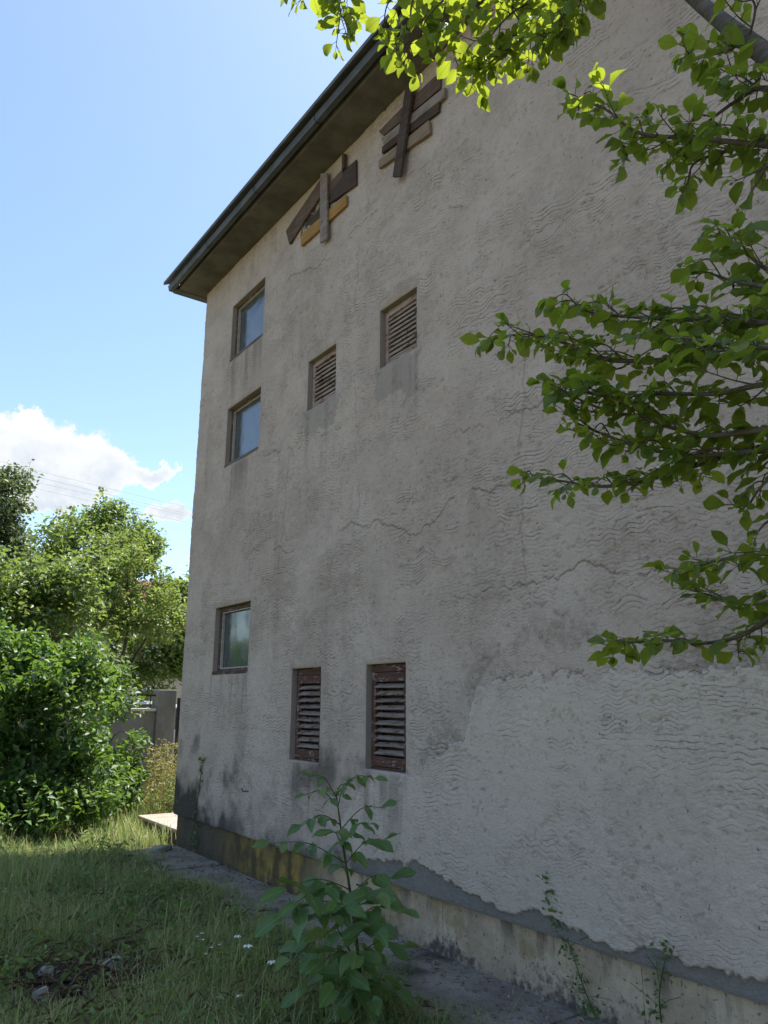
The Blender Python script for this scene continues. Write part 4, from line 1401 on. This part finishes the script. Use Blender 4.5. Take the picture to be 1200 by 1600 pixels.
P = P[(dens_ > rr.uniform(-.6, .9, len(P))) & keep_near(P[:, 0], P[:, 1], rr)]
V, F, T = small_leaves(P, .030, .75, .75, rr)
tag(fast_obj('ground_cover', V, F, 'shrub_leaf', tint=T), 'small clover like leaves low between the grass', 'ground cover', kind='stuff')
def keep_far(x, y, r):
    k = ~((x > 3.57) & (y < 10.6))
    return k & ~((x > 3.0) & (y < 9.05))
V, F, T = blades(34000, (-4.5, 5.2), (9.0, 14.0), (.10, .30), .009, 2, keep_far, .25)
tag(fast_obj('grass', V, F, 'grass', tint=T), 'drier grass around the shrubs up to the boundary wall', 'grass', kind='stuff')
V, F, T = blades(22000, (-4.5, .2), (-1.0, 9.2), (.10, .26), .009, 3, lambda x, y, r: np.ones(len(x), bool))
tag(fast_obj('grass', V, F, 'grass', tint=T), 'grass left of the frame in front of the shrub', 'grass', kind='stuff')
V, F, T = blades(6000, (1.0, 2.9), (-1.0, 3.0), (.10, .24), .008, 4, lambda x, y, r: np.ones(len(x), bool))
tag(fast_obj('grass', V, F, 'grass', tint=T), 'grass beside the apron below the frame', 'grass', kind='stuff')

def broad_weeds(n_, xr, yr, seed):
    r = np.random.default_rng(seed)
    P = []
    for k in range(n_):
        x, y = r.uniform(*xr), r.uniform(*yr)
        if not keep_near(np.array([x]), np.array([y]), r)[0]:
            continue
        kk = r.integers(10, 34)
        hh = r.uniform(.05, .26)
        t = r.uniform(0, 1, kk)
        P.append(np.stack([x+r.normal(size=kk)*.05, y+r.normal(size=kk)*.05, .03+t*hh], 1))
    return small_leaves(np.concatenate(P), .058, .55, .42, r)
V, F, T = broad_weeds(190, (.4, 2.95), (3.4, 9.4), 91)
tag(fast_obj('lawn_weeds', V, F, 'weed_green', tint=T), 'scattered broadleaf weeds standing in the rough grass', 'weeds', kind='stuff')
P = np.stack([rr.uniform(.4, 2.9, 5000), rr.uniform(3.4, 9.4, 5000), rr.uniform(.02, .10, 5000)], 1)
V, F, T = small_leaves(P, .10, .8, .05, rr)
tag(fast_obj('dry_thatch', V, F, 'litter', tint=T), 'dry straw lying flat in the rough grass', 'thatch', kind='stuff')

# ------------------------------------------------------------------ small things on the ground
def lump(name, label, cat, c, sx, sy, sz, mat, seed, rz=0, group=None):
    r = np.random.default_rng(seed)
    import bmesh
    bm = bmesh.new()
    flat = mat == 'soil'
    if flat:
        bmesh.ops.create_icosphere(bm, subdivisions=3, radius=1)
        for v in bm.verts:
            p = np.array(v.co)
            q = np.sign(p)*np.abs(p)**.6
            q = q*(1+.22*math.sin(p[0]*4+seed)*math.cos(p[1]*3.3+seed*2)+.12*math.sin(p[1]*9+p[0]*7))
            v.co = q*np.array([sx, sy, sz])
    else:                                                # broken concrete: hull of jittered box points
        for k in range(46):
            p = r.uniform(-1, 1, 3)
            a_ = np.argmax(np.abs(p))
            p[a_] = np.sign(p[a_])*r.uniform(.72, 1.0)
            a = p*np.array([sx, sy, sz])*(1-.28*(abs(p[0])*abs(p[1])))
            bm.verts.new((a[0]*math.cos(rz)-a[1]*math.sin(rz), a[0]*math.sin(rz)+a[1]*math.cos(rz), a[2]))
        res = bmesh.ops.convex_hull(bm, input=list(bm.verts))
        bmesh.ops.delete(bm, geom=[v for v in bm.verts if not v.link_faces], context='VERTS')
        bmesh.ops.bevel(bm, geom=list(bm.edges), offset=min(sx, sy, sz)*.09, segments=1, affect='EDGES')
    me = bpy.data.meshes.new(name)
    bm.to_mesh(me)
    bm.free()
    me.materials.append(M[mat])
    o = bpy.data.objects.new(name, me)
    C.objects.link(o)
    o.location = c
    return tag(o, label, cat, group) if label else o
so_ = lump('soil_patch', None, None, (HOLE[0], HOLE[1], -.035), .46, .30, .06, 'soil', 3)
tag(so_, kind='structure')
for k, (px, py, a, b, c, rz, lab) in enumerate([(182, 1499, .12, .035, .05, .15, 'long flat pale concrete chunk at the back of the bare soil patch'),
                                                (72, 1514, .055, .04, .055, .3, 'pale concrete chunk at the left corner of the bare soil patch'),
                                                (63, 1548, .055, .045, .055, .9, 'broken pale concrete chunk nearest the lower left corner')]):
    p = at_p(px, py, 2, .06)
    lump('concrete_chunk', lab, 'rubble', (p[0], p[1], .03), a, b, c, 'chunk_concrete', 20+k, rz, 'concrete chunks around the soil patch')
p = at_p(252, 1322, 2, .08)
lump('concrete_block', 'flat pale concrete block lying in grass near the far corner', 'rubble', (p[0], p[1], .04), .17, .09, .055, 'chunk_concrete', 33, .5)
p = at_p(222, 1308, 2, .05)
lump('concrete_block', 'small pale stone in the grass left of the flat concrete block', 'rubble', (p[0], p[1], .03), .09, .06, .045, 'chunk_concrete', 35, .2)

# crumbs of mortar and dead leaves along the plinth
r = np.random.default_rng(77)
V, F = [], []
off = 0
for k in range(110):
    y = r.uniform(1.5, 9.2)
    x = 3.50-abs(r.normal())*.16 if r.random() < .7 else r.uniform(2.7, 3.5)
    s = r.uniform(.005, .014)*(1.6 if r.random() < .08 else 1)
    q = np.array([[1, 0, 0], [-1, 0, 0], [0, 1, 0], [0, -1, 0], [0, 0, 1], [0, 0, -1]])*s*r.uniform(.6, 1.3, (6, 3))
    V.append(q+[x, y, .025+s*.3])
    F.append(np.array([[0, 2, 4], [2, 1, 4], [1, 3, 4], [3, 0, 4], [2, 0, 5], [1, 2, 5], [3, 1, 5], [0, 3, 5]])+off)
    off += 6
tag(fast_obj('mortar_crumbs', np.concatenate(V), np.concatenate(F), 'chunk_concrete'), 'crumbled mortar scattered on the apron along the plinth', 'rubble', kind='stuff')
P = np.stack([3.5-np.abs(r.normal(size=500))*.22, r.uniform(1.5, 9.3, 500), np.full(500, .032)], 1)
P = np.concatenate([P, np.stack([HOLE[0]+r.normal(size=140)*.2, HOLE[1]+r.normal(size=140)*.15, np.full(140, .03)], 1)])
V, F, T = small_leaves(P, .045, .93, .4, r)
tag(fast_obj('dead_leaves', V, F, 'litter', tint=T), 'dry dead leaves lying along the plinth', 'leaf litter', kind='stuff')

# climbing weeds on the plinth
def climber(label, pxs, nl, sz, seed, dry=False, x=WX-.02):
    r = np.random.default_rng(seed)
    pts = []
    for px, py in pxs:
        p = at_p(px, py, 0, WX-.015)
        pts.append((WX-.015 if p[2] > ZP else WX+.012, p[1], max(p[2], -.02)))
    root = empty('climbing_weed', label, 'plant', pts[0])
    pp = bez(pts, 6)
    mb = MB()
    mb.tube(pp, np.linspace(.005, .0015, len(pp)), 4)
    for k in range(5):
        i = r.integers(0, len(pp)//2)
        e = pp[i]+np.array([-.03, r.normal()*.09, r.uniform(.02, .14)])
        mb.tube([pp[i], (pp[i]+e)/2+[-.01, 0, .01], e], .0016, 3)
    adopt(mb.build('stem', 'dry_stem' if dry else 'green_stem', None), root)
    t = r.uniform(0, 1, nl)**1.5
    q = np.array([pp[int(a*(len(pp)-1))] for a in t])+r.normal(size=(nl, 3))*np.stack([np.full(nl, .018), .045*(1-t)+.012, np.full(nl, .03)], 1)-[.012, 0, 0]
    q[:, 0] = np.minimum(q[:, 0], WX-.006)
    V, F, T = small_leaves(q, sz, .25, .6, r)
    tag(fast_obj('foliage', V, F, 'weed_leaf' if dry else 'shrub_leaf', tint=T, root=root), kind='stuff')
climber('long climbing weed reaching from the plinth up onto the render', [(925, 1590), (905, 1540), (885, 1480), (868, 1430), (860, 1390), (852, 1355)], 140, .030, 3)
climber('short climbing weed nearest the lower right corner', [(1028, 1600), (1025, 1560), (1035, 1520), (1043, 1485), (1045, 1470)], 70, .028, 4)
climber('thin dark dry vine on the damp far corner of the wall', [(303, 1325), (304, 1280), (311, 1235), (316, 1195), (322, 1185)], 70, .04, 5)

# tall dry grass stalks and white wild flowers
for k, (px, py, tx, ty, lab) in enumerate([(515, 1600, 497, 1460, 'leftmost dry stalk in front of the sapling'), (540, 1600, 512, 1468, 'middle dry stalk in front of the sapling'),
                                           (582, 1600, 553, 1432, 'tallest dry stalk in front of the sapling, at its right')]):
    a = at_p(px, py, 2, 0)
    d = proj(a)[2]
    b = at_d(tx, ty, d-.05)
    root = empty('dry_stalk', lab, 'stalk', tuple(a), 'dry stalks in front of the sapling')
    mb = MB()
    pts = bez([a, (a+b)/2+[.01, .01, .0], b], 5)
    mb.tube(pts, np.linspace(.003, .0014, len(pts)), 4)
    adopt(mb.build('stem', 'dry_stem'), root)
    sd = np.repeat(np.array(pts[5:]), 5, 0)
    V, F, T = small_leaves(sd+rng.normal(size=sd.shape)*.006, .016, .2, .4)
    tag(fast_obj('seed_head', V, F, 'weed_leaf', tint=T, root=root), kind='stuff')
def flower(label, px, py, h, rad, n_, gx=0):
    p = at_p(px, py, 2, h)
    root = empty('wild_flower', label, 'flower', (p[0]+gx, p[1], 0), 'white flowers in the grass')
    mb = MB()
    mb.tube(bez([(p[0]+gx, p[1], -.02), (p[0]+gx*.6, p[1]+.01, h*.55), p], 4), .0022, 4)
    adopt(mb.build('stem', 'green_stem'), root)
    pm = MB()
    for k in range(n_):
        a = 2*math.pi*k/n_+.3
        c = np.array([math.cos(a), math.sin(a), 0])
        t = np.array([-c[1], c[0], 0])
        i = len(pm.v)
        tip = p+c*rad+[0, 0, -.15*rad]
        pm.v += [tuple(p), tuple(p+c*rad*.6+t*rad*.34+[0, 0, .12*rad]), tuple(tip), tuple(p+c*rad*.6-t*rad*.34+[0, 0, .12*rad])]
        pm.f += [(i, i+1, i+2), (i, i+2, i+3)]
    adopt(pm.build('petals', 'white_petal'), root)
flower('large white flower farthest right, beside the sapling', 426, 1503, .16, .035, 7)
flower('white flower at the end of a long leaning stalk', 387, 1478, .24, .032, 6, -.10)
flower('smaller white flower just left of the stalk flower', 371, 1463, .22, .026, 6)
flower('white flower low in the grass near the bottom edge', 375, 1556, .10, .024, 6)
TINY = ['tiny white flower at the very top of the loose cluster', 'leftmost tiny white flower of the loose cluster', 'tiny white flower just under the topmost of the cluster',
        'tiny white flower in the middle of the loose cluster', 'tiny white flower of the cluster closest to the larger ones', 'tiny white flower low at the right side of the cluster', 'lowest tiny white flower of the loose cluster']
for k, (px, py) in enumerate([(316, 1458), (308, 1463), (317, 1468), (330, 1480), (343, 1476), (346, 1487), (322, 1490)]):
    flower(TINY[k], px, py, .22-.01*k, .012, 5)
